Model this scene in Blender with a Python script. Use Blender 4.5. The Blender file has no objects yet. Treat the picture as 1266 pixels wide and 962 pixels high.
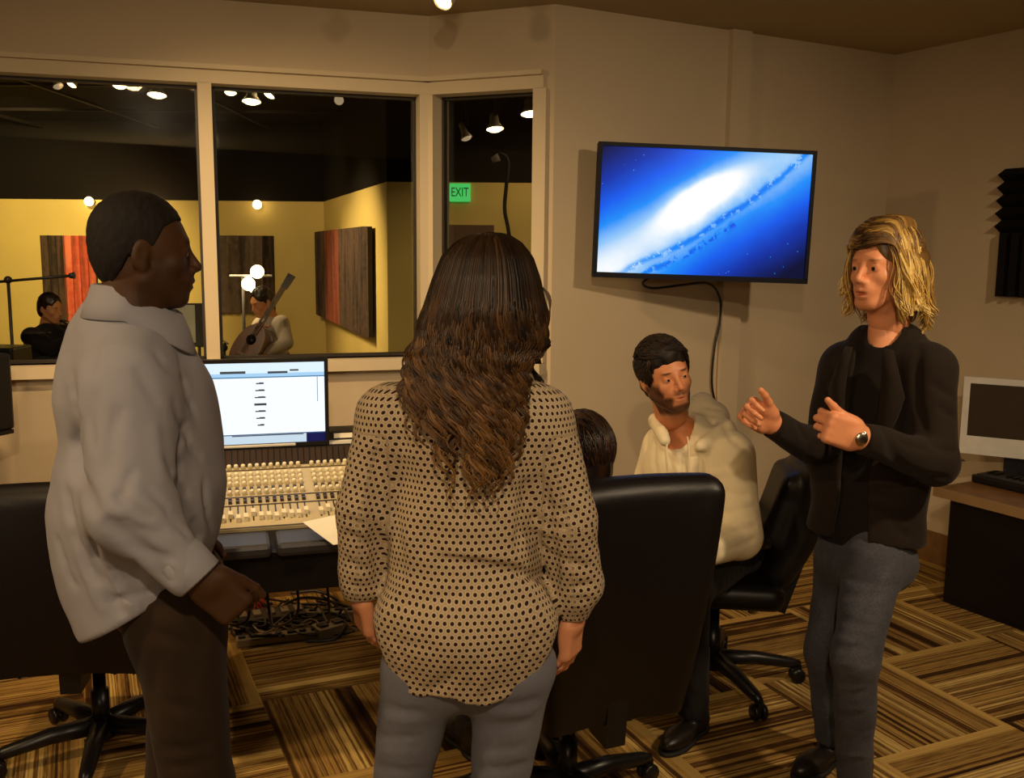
import bpy, bmesh, math, random
import numpy as np
from mathutils import Vector, Matrix, Euler
from math import sin, cos, pi, radians, atan2, atan, sqrt, hypot
random.seed(7); rng = np.random.default_rng(7)
SC = bpy.context.scene
COL = SC.collection

# ------------------------------------------------------------------ camera model
CAM_H = 1.65; FPX = 1200.0; PITCH = atan(171/1200); ROLL = radians(0.5)
def ray(px, py):
    x = px-633; y = 481-py
    x, y = x*cos(ROLL)-y*sin(ROLL), x*sin(ROLL)+y*cos(ROLL)
    return np.array([x, FPX*cos(PITCH)+y*sin(PITCH), y*cos(PITCH)-FPX*sin(PITCH)])
def at(px, py, Y):
    a = ray(px, py); t = Y/a[1]
    return np.array([a[0]*t, Y, CAM_H+a[2]*t])
def onz(px, py, H=0.0):
    a = ray(px, py); t = (H-CAM_H)/a[2]
    return np.array([a[0]*t, a[1]*t, H])
def onwall(px, py, P0, P1):
    a = ray(px, py); dx, dy = P1[0]-P0[0], P1[1]-P0[1]
    t = (P0[0]*dy-P0[1]*dx)/(a[0]*dy-a[1]*dx)
    return np.array([a[0]*t, a[1]*t, CAM_H+a[2]*t])

# ------------------------------------------------------------------ materials
def srgb(r, g, b):
    def f(c):
        c /= 255.0
        return c/12.92 if c <= .04045 else ((c+.055)/1.055)**2.4
    return (f(r), f(g), f(b), 1)
class NT:
    def __init__(s, name):
        s.mat = bpy.data.materials.new(name); s.mat.use_nodes = True
        s.t = s.mat.node_tree; s.b = s.t.nodes['Principled BSDF']; s.out = s.t.nodes['Material Output']
    def n(s, typ, **kw):
        nd = s.t.nodes.new(typ)
        for k, v in kw.items(): setattr(nd, k, v)
        return nd
    def l(s, a, b): s.t.links.new(a, b)
    def put(s, sock, v):
        if hasattr(v, 'links') or isinstance(v, bpy.types.NodeSocket): s.l(v, sock)
        elif v is not None: sock.default_value = v
    def m(s, op, a, b=None, c=None, clamp=False):
        nd = s.n('ShaderNodeMath', operation=op); nd.use_clamp = clamp
        for i, v in enumerate((a, b, c)):
            if v is not None: s.put(nd.inputs[i], v)
        return nd.outputs[0]
    def coord(s, kind='Object'): return s.n('ShaderNodeTexCoord').outputs[kind]
    def attr(s, name): return s.n('ShaderNodeAttribute', attribute_name=name)
    def sep(s, v):
        nd = s.n('ShaderNodeSeparateXYZ'); s.l(v, nd.inputs[0]); return nd.outputs
    def comb(s, x, y, z=0.0):
        nd = s.n('ShaderNodeCombineXYZ')
        for i, v in enumerate((x, y, z)): s.put(nd.inputs[i], v)
        return nd.outputs[0]
    def noise(s, vec, scale, detail=3, rough=.55, dist=0.0):
        nd = s.n('ShaderNodeTexNoise')
        if vec is not None: s.l(vec, nd.inputs['Vector'])
        nd.inputs['Scale'].default_value = scale; nd.inputs['Detail'].default_value = detail
        nd.inputs['Roughness'].default_value = rough; nd.inputs['Distortion'].default_value = dist
        return nd.outputs[0]
    def ramp(s, fac, stops, interp='LINEAR'):
        nd = s.n('ShaderNodeValToRGB'); cr = nd.color_ramp; cr.interpolation = interp
        while len(cr.elements) < len(stops): cr.elements.new(.5)
        for e, (p, c) in zip(cr.elements, stops): e.position = p; e.color = c
        s.l(fac, nd.inputs[0]); return nd.outputs[0]
    def mix(s, fac, a, b, blend='MIX'):
        nd = s.n('ShaderNodeMix', data_type='RGBA', blend_type=blend)
        s.put(nd.inputs[0], fac); s.put(nd.inputs[6], a); s.put(nd.inputs[7], b)
        return nd.outputs[2]
    def bump(s, h, strength=.3, dist=.01):
        nd = s.n('ShaderNodeBump'); nd.inputs['Strength'].default_value = strength
        nd.inputs['Distance'].default_value = dist; s.l(h, nd.inputs['Height']); s.l(nd.outputs[0], s.b.inputs['Normal'])
    def set(s, color=None, rough=None, metal=None, spec=None, emit=None, emis=None, sheen=None, sss=None):
        B = s.b.inputs
        if color is not None: s.put(B['Base Color'], color)
        if rough is not None: s.put(B['Roughness'], rough)
        if metal is not None: B['Metallic'].default_value = metal
        if spec is not None: B['Specular IOR Level'].default_value = spec
        if emit is not None: s.put(B['Emission Color'], emit); B['Emission Strength'].default_value = emis
        if sheen: B['Sheen Weight'].default_value = sheen
        if sss: B['Subsurface Weight'].default_value = sss; B['Subsurface Radius'].default_value = (.01, .004, .002)
        return s.mat
MATS = {}
def plain(name, color, rough=.6, metal=0, spec=.5, var=.08, vscale=8, bump=0.0, bscale=200, emit=None, emis=0):
    if name in MATS: return MATS[name]
    t = NT(name); v = t.coord()
    nz = t.noise(v, vscale, 3)
    dark = tuple(c*(1-var) for c in color[:3])+(1,); lite = tuple(min(1, c*(1+var)) for c in color[:3])+(1,)
    t.set(t.ramp(nz, [(.3, dark), (.7, lite)]), rough, metal, spec, emit, emis)
    if bump: t.bump(t.noise(v, bscale, 2), bump, .002)
    MATS[name] = t.mat; return t.mat

# ------------------------------------------------------------------ objects
def link(o, parent=None):
    COL.objects.link(o)
    if parent is not None: o.parent = parent
    return o
def tag(o, label=None, cat=None, group=None, kind=None):
    if label: o['label'] = label
    if cat: o['category'] = cat
    if group: o['group'] = group
    if kind: o['kind'] = kind
    return o
def empty(name, loc=(0, 0, 0), rz=0.0, label=None, cat=None, group=None):
    o = bpy.data.objects.new(name, None); o.empty_display_size = .1
    o.location = [float(v) for v in loc]; o.rotation_euler = (0, 0, rz); COL.objects.link(o)
    return tag(o, label, cat, group)
class MB:
    """collects shapes; build() links them as one mesh object"""
    def __init__(s): s.v = []; s.f = []; s.sm = []; s.at = None
    def add(s, verts, faces, smooth=False):
        b = len(s.v); s.v += [tuple(float(c) for c in p) for p in verts]
        s.f += [tuple(i+b for i in f) for f in faces]; s.sm += [smooth]*len(faces); return s
    def box(s, c, h, R=None, bev=0.0):
        c = np.array(c, float); h = np.array(h, float)
        if bev <= 0:
            P = np.array([[x, y, z] for z in (-1, 1) for y in (-1, 1) for x in (-1, 1)])*h
            F = [(0, 2, 3, 1), (4, 5, 7, 6), (0, 1, 5, 4), (2, 6, 7, 3), (0, 4, 6, 2), (1, 3, 7, 5)]
        else:
            bm = bmesh.new(); bmesh.ops.create_cube(bm, size=2)
            for v in bm.verts: v.co = Vector(v.co[i]*h[i] for i in range(3))
            bmesh.ops.bevel(bm, geom=bm.edges[:], offset=bev, segments=2, affect='EDGES', profile=.5)
            bm.verts.index_update(); P = np.array([v.co[:] for v in bm.verts]); F = [tuple(v.index for v in f.verts) for f in bm.faces]; bm.free()
        if R is not None: P = P@np.array(R).T
        return s.add(P+c, F)
    def tube(s, pts, r, n=10, caps=True, smooth=True):
        pts = [np.array(p, float) for p in pts]; m = len(pts)
        rs = list(r) if hasattr(r, '__len__') else [r]*m
        V = []; up = None
        for i, p in enumerate(pts):
            d = pts[min(i+1, m-1)]-pts[max(i-1, 0)]; d = d/(np.linalg.norm(d)+1e-9)
            if up is None:
                a = np.array([0, 0, 1.]) if abs(d[2]) < .9 else np.array([1., 0, 0])
                up = np.cross(d, a); up /= np.linalg.norm(up)
            up = up-d*np.dot(up, d); up /= (np.linalg.norm(up)+1e-9); w = np.cross(d, up)
            for k in range(n):
                q = 2*pi*k/n; V.append(p+rs[i]*(cos(q)*up+sin(q)*w))
        F = [(i*n+k, i*n+(k+1) % n, (i+1)*n+(k+1) % n, (i+1)*n+k) for i in range(m-1) for k in range(n)]
        s.add(V, F, smooth)
        if caps:
            b = len(s.v)-m*n
            s.f += [tuple(b+k for k in reversed(range(n))), tuple(b+(m-1)*n+k for k in range(n))]; s.sm += [False]*2
        return s
    def lathe(s, prof, c=(0, 0, 0), n=24, R=None, smooth=True):
        V = []; c = np.array(c, float)
        for (r, z) in prof:
            for k in range(n):
                q = 2*pi*k/n; V.append([r*cos(q), r*sin(q), z])
        V = np.array(V)
        if R is not None: V = V@np.array(R).T
        m = len(prof)
        F = [(i*n+k, i*n+(k+1) % n, (i+1)*n+(k+1) % n, (i+1)*n+k) for i in range(m-1) for k in range(n)]
        s.add(V+c, F, smooth); b = len(s.v)-m*n
        s.f += [tuple(b+k for k in reversed(range(n))), tuple(b+(m-1)*n+k for k in range(n))]; s.sm += [False]*2
        return s
    def prism(s, poly, d0, d1, ax):
        """poly: list of 3D points (planar); extruded by vectors ax*d0..ax*d1"""
        ax = np.array(ax, float); P = [np.array(p, float) for p in poly]; n = len(P)
        V = [p+ax*d0 for p in P]+[p+ax*d1 for p in P]
        F = [tuple(reversed(range(n))), tuple(range(n, 2*n))]+[(k, (k+1) % n, n+(k+1) % n, n+k) for k in range(n)]
        return s.add(V, F)
    def sphere(s, c, r, n=16, R=None):
        r = np.array(r if hasattr(r, '__len__') else (r, r, r), float)
        prof = [(sin(pi*i/(n//2)), -cos(pi*i/(n//2))) for i in range(n//2+1)]
        V = np.array([[a*cos(2*pi*k/n), a*sin(2*pi*k/n), z] for a, z in prof for k in range(n)])*r
        if R is not None: V = V@np.array(R).T
        m = len(prof); F = [(i*n+k, i*n+(k+1) % n, (i+1)*n+(k+1) % n, (i+1)*n+k) for i in range(m-1) for k in range(n)]
        return s.add(V+np.array(c, float), F, True)
    def build(s, name, mat, parent=None, loc=None, rot=None):
        me = bpy.data.meshes.new(name); me.from_pydata(s.v, [], s.f); me.materials.append(mat)
        me.polygons.foreach_set('use_smooth', s.sm)
        bm = bmesh.new(); bm.from_mesh(me); bmesh.ops.remove_doubles(bm, verts=bm.verts, dist=1e-6)
        bmesh.ops.recalc_face_normals(bm, faces=bm.faces); bm.to_mesh(me); bm.free()
        o = bpy.data.objects.new(name, me)
        if loc is not None: o.location = [float(v) for v in loc]
        if rot is not None: o.rotation_euler = rot
        return link(o, parent)
def copy_tree(o, parent=None):
    c = o.copy(); COL.objects.link(c)
    if parent is not None: c.parent = parent
    for ch in list(o.children): copy_tree(ch, c)
    return c
def Rz(a): return np.array([[cos(a), -sin(a), 0], [sin(a), cos(a), 0], [0, 0, 1.]])
def Rx(a): return np.array([[1, 0, 0], [0, cos(a), -sin(a)], [0, sin(a), cos(a)]])
def Ry(a): return np.array([[cos(a), 0, sin(a)], [0, 1, 0], [-sin(a), 0, cos(a)]])
def unit(v): v = np.array(v, float); return v/np.linalg.norm(v)
def catmull(P, n):
    P = [np.array(p, float) for p in P]; P = [2*P[0]-P[1]]+P+[2*P[-1]-P[-2]]; out = []
    m = len(P)-3
    for i in range(n):
        t = i/(n-1)*m; k = min(int(t), m-1); t -= k; a, b, c, d = P[k:k+4]
        out.append(.5*((2*b)+(-a+c)*t+(2*a-5*b+4*c-d)*t*t+(-a+3*b-3*c+d)*t**3))
    return out

# ------------------------------------------------------------------ implicit surfaces
class Field:
    def __init__(s, lo, hi, h):
        s.lo = np.array(lo, np.float32); s.h = h
        n = [int(math.ceil((b-a)/h))+1 for a, b in zip(lo, hi)]; s.n = n
        s.ax = [s.lo[i]+h*np.arange(n[i], dtype=np.float32) for i in range(3)]
        s.F = np.full(n, .5, np.float32)
    def sl(s, lo, hi, m):
        out = []
        for i in range(3):
            a = int(np.floor((lo[i]-m-s.lo[i])/s.h)); b = int(np.ceil((hi[i]+m-s.lo[i])/s.h))+1
            a = max(0, a); b = min(s.n[i], b)
            if b <= a: return None
            out.append(slice(a, b))
        return tuple(out)
    def grid(s, sl):
        return (s.ax[0][sl[0]][:, None, None], s.ax[1][sl[1]][None, :, None], s.ax[2][sl[2]][None, None, :])
    def _put(s, fn, lo, hi, k, mode):
        sl = s.sl(lo, hi, k+3*s.h)
        if sl is None: return
        d = fn(*s.grid(sl)); A = s.F[sl]
        if mode < 0: d = -d; A = -A      # subtract: max(F,-d) = -min(-F,d)
        if mode < 0: d = -d
        if k > 0:
            hh = np.clip(.5+.5*(d-A)/k, 0, 1); r = d*(1-hh)+A*hh-k*hh*(1-hh)
        else: r = np.minimum(A, d)
        s.F[sl] = -r if mode < 0 else r
    def add(s, prim, k=.02, mode=1): s._put(prim[0], prim[1], prim[2], k, mode); return s
    def sub(s, prim, k=.01): return s.add(prim, k, -1)
    def clip(s, fn, k=.0):
        """keep where fn<0"""
        g = fn(s.ax[0][:, None, None], s.ax[1][None, :, None], s.ax[2][None, None, :])
        if k > 0:
            A = -s.F; d = -g; hh = np.clip(.5+.5*(d-A)/k, 0, 1); s.F = (-(d*(1-hh)+A*hh-k*hh*(1-hh))).astype(np.float32)
        else: s.F = np.maximum(s.F, g).astype(np.float32)
    def groove(s, a, b, w, d):
        """fold along a-b; d>0 cuts, d<0 raises"""
        a = np.array(a, np.float32); b = np.array(b, np.float32)
        sl = s.sl(np.minimum(a, b), np.maximum(a, b), 2.6*w)
        if sl is None: return
        x, y, z = s.grid(sl); ba = b-a; L = float(ba@ba)+1e-9
        t = np.clip(((x-a[0])*ba[0]+(y-a[1])*ba[1]+(z-a[2])*ba[2])/L, 0, 1)
        q = (x-a[0]-t*ba[0])**2+(y-a[1]-t*ba[1])**2+(z-a[2]-t*ba[2])**2
        s.F[sl] += (d*np.exp(-q/(w*w))*(1-.6*(2*t-1)**2)).astype(np.float32)
    def hit(s, px, py, Y0=1.5):
        """first point of the surface seen through a photo pixel"""
        a = ray(px, py); Ys = np.arange(max(Y0, float(s.lo[1])), float(s.ax[1][-1]), s.h*.5); P = np.stack([a[0]/a[1]*Ys, Ys, CAM_H+a[2]/a[1]*Ys], 1)
        I = np.round((P-s.lo)/s.h).astype(int); ok = ((I >= 0) & (I < np.array(s.n))).all(1); I = I[ok]; P = P[ok]
        v = s.F[I[:, 0], I[:, 1], I[:, 2]]; k = np.argmax(v < 0)
        return P[k] if len(v) and v[k] < 0 else None
    def fold(s, a, b, w, d, bow=0.0, n=9):
        """cloth fold along a line of photo pixels, laid on the visible surface; d>0 cuts, d<0 raises"""
        a = np.array(a, float); b = np.array(b, float); nr = np.array([-(b-a)[1], (b-a)[0]]); L = []
        for t in np.linspace(0, 1, n):
            q = a+(b-a)*t+nr*bow*4*t*(1-t); h_ = s.hit(q[0], q[1])
            if h_ is not None: L.append((t, h_))
        if len(L) < 2: return
        P = np.array([p for _, p in L]); sl = s.sl(P.min(0), P.max(0), 2.4*w)
        if sl is None: return
        x, y, z = s.grid(sl); best = None
        for (t0, p0), (t1, p1) in zip(L[:-1], L[1:]):
            ba = p1-p0; l2 = float(ba@ba)+1e-9
            if l2 > .01: continue
            t = np.clip(((x-p0[0])*ba[0]+(y-p0[1])*ba[1]+(z-p0[2])*ba[2])/l2, 0, 1)
            q = (x-p0[0]-t*ba[0])**2+(y-p0[1]-t*ba[1])**2+(z-p0[2]-t*ba[2])**2; tt = t0+(t1-t0)*t
            if best is None: best, bt = q, tt
            else: m = q < best; best = np.where(m, q, best); bt = np.where(m, tt, bt)
        if best is not None: s.F[sl] += (d*np.exp(-best/(w*w))*(1-(2*bt-1)**4)).astype(np.float32)
    def wob(s, amp, fr, seed=0):
        r = np.random.default_rng(seed); x, y, z = s.ax[0][:, None, None], s.ax[1][None, :, None], s.ax[2][None, None, :]
        t = 0
        for i in range(3):
            f = r.normal(size=3); f = f/np.linalg.norm(f)*fr*(1+.5*i); p = r.uniform(0, 6.28)
            wz = np.sin(z*fr*.6+p); t = t+np.sin(f[0]*x+f[1]*y+f[2]*z+p+1.3*wz)
        s.F = (s.F+amp/3*t).astype(np.float32)
    def mesh(s):
        F = s.F; I = F < 0; n = s.n
        # cells
        c = [I[a:n[0]-1+a, b:n[1]-1+b, d:n[2]-1+d] for a in (0, 1) for b in (0, 1) for d in (0, 1)]
        anyi = c[0].copy(); alli = c[0].copy()
        for q in c[1:]: anyi |= q; alli &= q
        cell = anyi & ~alli; idx = np.argwhere(cell)
        if len(idx) == 0: return np.zeros((0, 3)), np.zeros((0, 4), int)
        ids = np.full(cell.shape, -1, np.int64); ids[cell] = np.arange(len(idx))
        P = np.zeros((len(idx), 3)); W = np.zeros(len(idx))
        cor = [(a, b, d) for a in (0, 1) for b in (0, 1) for d in (0, 1)]
        val = {k: F[idx[:, 0]+k[0], idx[:, 1]+k[1], idx[:, 2]+k[2]] for k in cor}
        for k in cor:
            for ax in range(3):
                if k[ax] == 0:
                    k2 = list(k); k2[ax] = 1; k2 = tuple(k2); a = val[k]; b = val[k2]
                    m = (a < 0) != (b < 0); t = np.where(m, a/(a-b+1e-12), 0)
                    q = np.zeros((len(idx), 3)); q[:] = k; q[:, ax] = t
                    P[m] += q[m]; W[m] += 1
        P = (P/W[:, None]+idx)*s.h+s.lo
        Q = []
        for ax in range(3):
            a1, a2 = [(1, 2), (2, 0), (0, 1)][ax]
            s0 = [slice(None)]*3; s1 = [slice(None)]*3; s0[ax] = slice(0, n[ax]-1); s1[ax] = slice(1, n[ax])
            A = I[tuple(s0)]; B = I[tuple(s1)]; E = np.argwhere(A != B)
            E = E[(E[:, a1] > 0) & (E[:, a2] > 0) & (E[:, a1] < n[a1]-1) & (E[:, a2] < n[a2]-1)]
            def cid(o1, o2):
                e = E.copy(); e[:, a1] -= o1; e[:, a2] -= o2; return ids[e[:, 0], e[:, 1], e[:, 2]]
            q = np.stack([cid(1, 1), cid(0, 1), cid(0, 0), cid(1, 0)], 1)
            fl = A[E[:, 0], E[:, 1], E[:, 2]]; q[~fl] = q[~fl][:, ::-1]; Q.append(q)
        Q = np.concatenate(Q); Q = Q[(Q >= 0).all(1)]
        return P, Q
def cone(a, b, ra, rb, side=None, ratio=1.0):
    a = np.array(a, np.float32); b = np.array(b, np.float32); ba = b-a; L = float(ba@ba)+1e-12
    if side is not None:
        e = np.array(side, np.float32); e = e-ba*float(e@ba)/L; e = e/np.linalg.norm(e)
    def fn(x, y, z):
        X, Y, Z = x-a[0], y-a[1], z-a[2]
        t = np.clip((X*ba[0]+Y*ba[1]+Z*ba[2])/L, 0, 1); X = X-t*ba[0]; Y = Y-t*ba[1]; Z = Z-t*ba[2]
        q = X*X+Y*Y+Z*Z
        if side is not None:
            c = X*e[0]+Y*e[1]+Z*e[2]; q = q-c*c*(1-1/ratio**2)
        return np.sqrt(np.maximum(q, 0))-(ra+(rb-ra)*t)
    R = max(ra, rb)*max(1, ratio)
    return fn, np.minimum(a, b)-R, np.maximum(a, b)+R
def ell(c, r, R=None):
    c = np.array(c, np.float32); r = np.array(r, np.float32) if hasattr(r, '__len__') else np.full(3, r, np.float32)
    R = np.eye(3) if R is None else np.array(R)   # columns = local axes
    def fn(x, y, z):
        X, Y, Z = x-c[0], y-c[1], z-c[2]
        l = [X*R[0, i]+Y*R[1, i]+Z*R[2, i] for i in range(3)]
        k0 = np.sqrt(sum((l[i]/r[i])**2 for i in range(3))); k1 = np.sqrt(sum((l[i]/r[i]**2)**2 for i in range(3)))
        return k0*(k0-1)/(k1+1e-9)
    m = float(r.max()); return fn, c-m, c+m
def rbox(c, h, rad=.02, R=None, bend=None):
    c = np.array(c, np.float32); h = np.array(h, np.float32); R = np.eye(3) if R is None else np.array(R)
    def fn(x, y, z):
        X, Y, Z = x-c[0], y-c[1], z-c[2]
        l = [X*R[0, i]+Y*R[1, i]+Z*R[2, i] for i in range(3)]
        hh = [h[0], h[1], h[2]]
        if bend: l, hh = bend(l, hh)
        q = [np.abs(l[i])-(hh[i]-rad) for i in range(3)]
        o = np.sqrt(sum(np.maximum(v, 0)**2 for v in q)); return o+np.minimum(np.maximum(np.maximum(q[0], q[1]), q[2]), 0)-rad
    m = float(np.linalg.norm(h))+.05; return fn, c-m, c+m
def smooth_mesh(P, Q, it=1, lam=.5):
    if it <= 0: return P
    e = np.concatenate([Q[:, [0, 1]], Q[:, [1, 2]], Q[:, [2, 3]], Q[:, [3, 0]]]); n = len(P)
    for _ in range(it):
        S = np.zeros_like(P); C = np.zeros(n)
        for k in range(3): S[:, k] = np.bincount(e[:, 0], P[e[:, 1], k], n)+np.bincount(e[:, 1], P[e[:, 0], k], n)
        C = np.bincount(e[:, 0], minlength=n)+np.bincount(e[:, 1], minlength=n)
        P = P+lam*(S/np.maximum(C, 1)[:, None]-P)
    return P
def mesh_obj(name, P, Q, mat, parent=None, attrs=None, origin=None):
    me = bpy.data.meshes.new(name); n = len(P); m = len(Q); o0 = np.zeros(3) if origin is None else np.array(origin, float)
    me.vertices.add(n); me.vertices.foreach_set('co', (P-o0).astype(np.float32).ravel())
    me.loops.add(4*m); me.loops.foreach_set('vertex_index', Q.astype(np.int32).ravel())
    me.polygons.add(m); me.polygons.foreach_set('loop_start', np.arange(0, 4*m, 4, dtype=np.int32))
    me.polygons.foreach_set('use_smooth', np.ones(m, bool)); me.update(calc_edges=True); me.validate()
    for k, a in (attrs or {}).items():
        a = np.asarray(a, np.float32)
        if a.ndim == 1: at_ = me.attributes.new(k, 'FLOAT', 'POINT'); at_.data.foreach_set('value', a)
        else: at_ = me.attributes.new(k, 'FLOAT_VECTOR', 'POINT'); at_.data.foreach_set('vector', a.ravel())
    me.materials.append(mat); o = bpy.data.objects.new(name, me); o.location = [float(v) for v in o0]
    return link(o, parent)
def sdf_obj(name, F, mat, parent=None, it=1, attrs=None, R=None, T=None):
    P, Q = F.mesh(); P = smooth_mesh(P, Q, it)
    A = attrs(P) if attrs else None
    if R is not None: P = P@np.array(R).T+np.array(T)
    return mesh_obj(name, P, Q, mat, parent, A)
def join_meshes(L):
    P = []; Q = []; b = 0
    for p, q in L: P.append(p); Q.append(q+b); b += len(p)
    return np.concatenate(P), np.concatenate(Q)
# ================================================================== ROOM
H = 2.72
P1c = onz(530, 20, H); P2c = onz(687, 5, H); P4c = onz(1107, 68, H)
A0 = onz(350, 6, H); dA = unit((P1c-A0)*[1, 1, 0]); P0c = P1c-dA*5.2      # far left end of the window wall
dA2 = unit((P2c-P1c)*[1, 1, 0]); dB = unit((P4c-P2c)*[1, 1, 0]); dC = np.array([-dB[1]*-1, -dB[0], 0.])  # dC perpendicular, towards camera
dC = np.array([dB[1], -dB[0], 0.]); P5c = P4c+dC*8.0
def flat(p): return np.array([p[0], p[1], 0.])
C1, C2, C4, C5, C0 = map(flat, (P1c, P2c, P4c, P5c, P0c))
nA = np.array([dA[1], -dA[0], 0]); nA2 = np.array([dA2[1], -dA2[0], 0]); nB = np.array([dB[1], -dB[0], 0]); nC = np.array([dC[1], -dC[0], 0])  # into the control room

def paint(name, col, var=.04):
    t = NT(name); v = t.coord()
    a = t.noise(v, 2.2, 4); c = t.ramp(a, [(.3, tuple(x*(1-var) for x in col[:3])+(1,)), (.7, tuple(x*(1+var) for x in col[:3])+(1,))])
    t.set(c, .55, spec=.3); t.bump(t.noise(v, 260, 2), .12, .001); return t.mat
M_wall = paint('wall_paint', srgb(196, 178, 150))
M_ceil = paint('ceiling_paint', srgb(176, 160, 122))
M_trim = paint('trim_paint', srgb(206, 190, 160))
M_base = plain('baseboard_wood', srgb(120, 88, 50), .45, var=.2, vscale=20)
M_studio_yel = paint('studio_yellow_paint', srgb(214, 186, 110))
M_black_paint = plain('flat_black_paint', srgb(17, 12, 9), .9, spec=.2)

def carpet(name):
    t = NT(name); v = t.coord(); X, Y, Z = t.sep(v)
    c, s_ = cos(radians(24)), sin(radians(24))
    u = t.m('ADD', t.m('MULTIPLY', X, c), t.m('MULTIPLY', Y, s_)); w = t.m('SUBTRACT', t.m('MULTIPLY', Y, c), t.m('MULTIPLY', X, s_))
    u = t.m('ADD', t.m('SUBTRACT', u, .54), 60.0); w = t.m('ADD', t.m('SUBTRACT', w, .45), 60.0)
    uu = t.m('DIVIDE', u, .6); ww = t.m('DIVIDE', w, .6); iu = t.m('FLOOR', uu); iw = t.m('FLOOR', ww)
    par = t.m('MODULO', t.m('ADD', iu, iw), 2.0)     # 0 -> stripes run along u (vary with w); iw offset 0.45 => shift handled below
    par = t.m('LESS_THAN', par, .5)
    fu = t.m('FRACT', uu); fw = t.m('FRACT', ww)
    a = t.m('ADD', t.m('MULTIPLY', fw, t.m('SUBTRACT', 1.0, par)), t.m('MULTIPLY', fu, par))
    cell = t.m('ADD', t.m('MULTIPLY', iu, 3.7), t.m('MULTIPLY', iw, 9.1))
    vec = t.comb(t.m('ADD', t.m('MULTIPLY', a, 1.0), 0.0), cell, 0.0)
    n1 = t.noise(vec, 6.5, 4, .7)
    n2 = t.noise(t.comb(a, t.m('MULTIPLY', cell, 1.7), 3.0), 22, 2, .6)
    st = t.m('ADD', t.m('MULTIPLY', n1, .62), t.m('MULTIPLY', n2, .38))
    # long thin fibres along the stripe
    b = t.m('ADD', t.m('MULTIPLY', fu, t.m('SUBTRACT', 1.0, par)), t.m('MULTIPLY', fw, par))
    fib = t.noise(t.comb(t.m('MULTIPLY', a, 60.0), t.m('MULTIPLY', b, 6.0), cell), 1.0, 2)
    st = t.m('ADD', st, t.m('MULTIPLY', t.m('SUBTRACT', fib, .5), .06))
    col = t.ramp(st, [(.38, srgb(44, 28, 16)), (.44, srgb(86, 58, 30)), (.485, srgb(176, 140, 76)), (.53, srgb(92, 62, 32)), (.575, srgb(216, 184, 112)), (.62, srgb(150, 116, 62)), (.68, srgb(240, 214, 146))])
    # pale yarn line on two sides of each tile
    e = t.m('LESS_THAN', t.m('ABSOLUTE', t.m('SUBTRACT', a, .965)), .035)
    col = t.mix(t.m('MULTIPLY', e, .6), col, srgb(205, 168, 96))
    t.set(col, .95, spec=.1); t.bump(t.noise(v, 420, 2), .5, .004); return t.mat
M_carpet = carpet('striped_tile_carpet')

def wall(name, pts_list, n, th=.12, mat=None):
    mb = MB()
    for poly in pts_list: mb.prism(poly, -th, 0, n)
    o = mb.build(name, mat or M_wall); tag(o, kind='structure'); return o
def rect(P, d, s0, s1, z0, z1): return [P+d*s0+[0, 0, z0], P+d*s1+[0, 0, z0], P+d*s1+[0, 0, z1], P+d*s0+[0, 0, z1]]
def sA(px, py): q = onwall(px, py, C0, C1); return float((q-C0)@dA), q[2]
def sA2(px, py): q = onwall(px, py, C1, C2); return float((q-C1)@dA2), q[2]
LA = float(np.linalg.norm(C1-C0)); LA2 = float(np.linalg.norm(C2-C1)); LB = float(np.linalg.norm(C4-C2))
wz1 = 2.365; wz0 = 1.14
a_right = sA(514, 280)[0]+.02; a_m0 = sA(250, 280)[0]; a_m1 = sA(267, 280)[0]; a_left = .35
b_l = sA2(546, 280)[0]-.035; b_r = sA2(661, 280)[0]
wall('wall_front', [rect(C0, dA, 0, LA+.02, 0, wz0), rect(C0, dA, 0, LA+.02, wz1, H), rect(C0, dA, 0, a_left, wz0, wz1), rect(C0, dA, a_right, LA+.0, wz0, wz1)], nA)
wall('wall_front_angled', [rect(C1, dA2, -.02, LA2, 0, wz0), rect(C1, dA2, -.02, LA2, wz1, H), rect(C1, dA2, 0, b_l, wz0, wz1), rect(C1, dA2, b_r, LA2, wz0, wz1)], nA2)
wall('wall_screen_side', [rect(C2, dB, 0, LB+.12, 0, H)], nB)
wall('wall_right', [rect(C4, dC, -.1, 8.0, 0, H)], nC)
C6 = C5+np.array([-9.5, -.5, 0.]); d56 = unit(C6-C5)
wall('wall_rear', [rect(C5, d56, -.1, 9.6, 0, H)], np.array([d56[1], -d56[0], 0]), mat=plain('rear_wall_darkened', srgb(70, 56, 44), .95, spec=.1))  # unseen wall, darkened to weaken its reflection in the window glass
C7 = C0; d67 = unit(C7-C6)
wall('wall_left', [rect(C6, d67, -.1, float(np.linalg.norm(C7-C6)), 0, H)], np.array([d67[1], -d67[0], 0]))
room_poly = [C0, C1, C2, C4, C5, C6]
o = MB().prism([p for p in room_poly], -.1, 0, (0, 0, 1)).build('floor', M_carpet); tag(o, kind='structure')
o = MB().prism([p+[0, 0, H] for p in room_poly], 0, .1, (0, 0, 1)).build('ceiling', M_ceil); tag(o, kind='structure')
# trim and baseboards
def strip(name, P, d, n, s0, s1, z0, z1, dep, mat, k='structure', back=0.0, parent=None):
    o = MB().prism(rect(P, d, s0, s1, z0, z1), back, dep, n).build(name, mat, parent)
    if parent is None: tag(o, kind=k)
    return o
strip('baseboard_front', C0, dA, nA, 0, LA-.01, 0, .15, .015, M_base)
strip('baseboard_angled', C1, dA2, nA2, .02, LA2+.0, 0, .15, .015, M_base)
strip('baseboard_screen_side', C2, dB, nB, .0, LB-.02, 0, .17, .015, M_base)
strip('baseboard_right', C4, dC, nC, .02, 7.9, 0, .17, .015, M_base)
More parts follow.
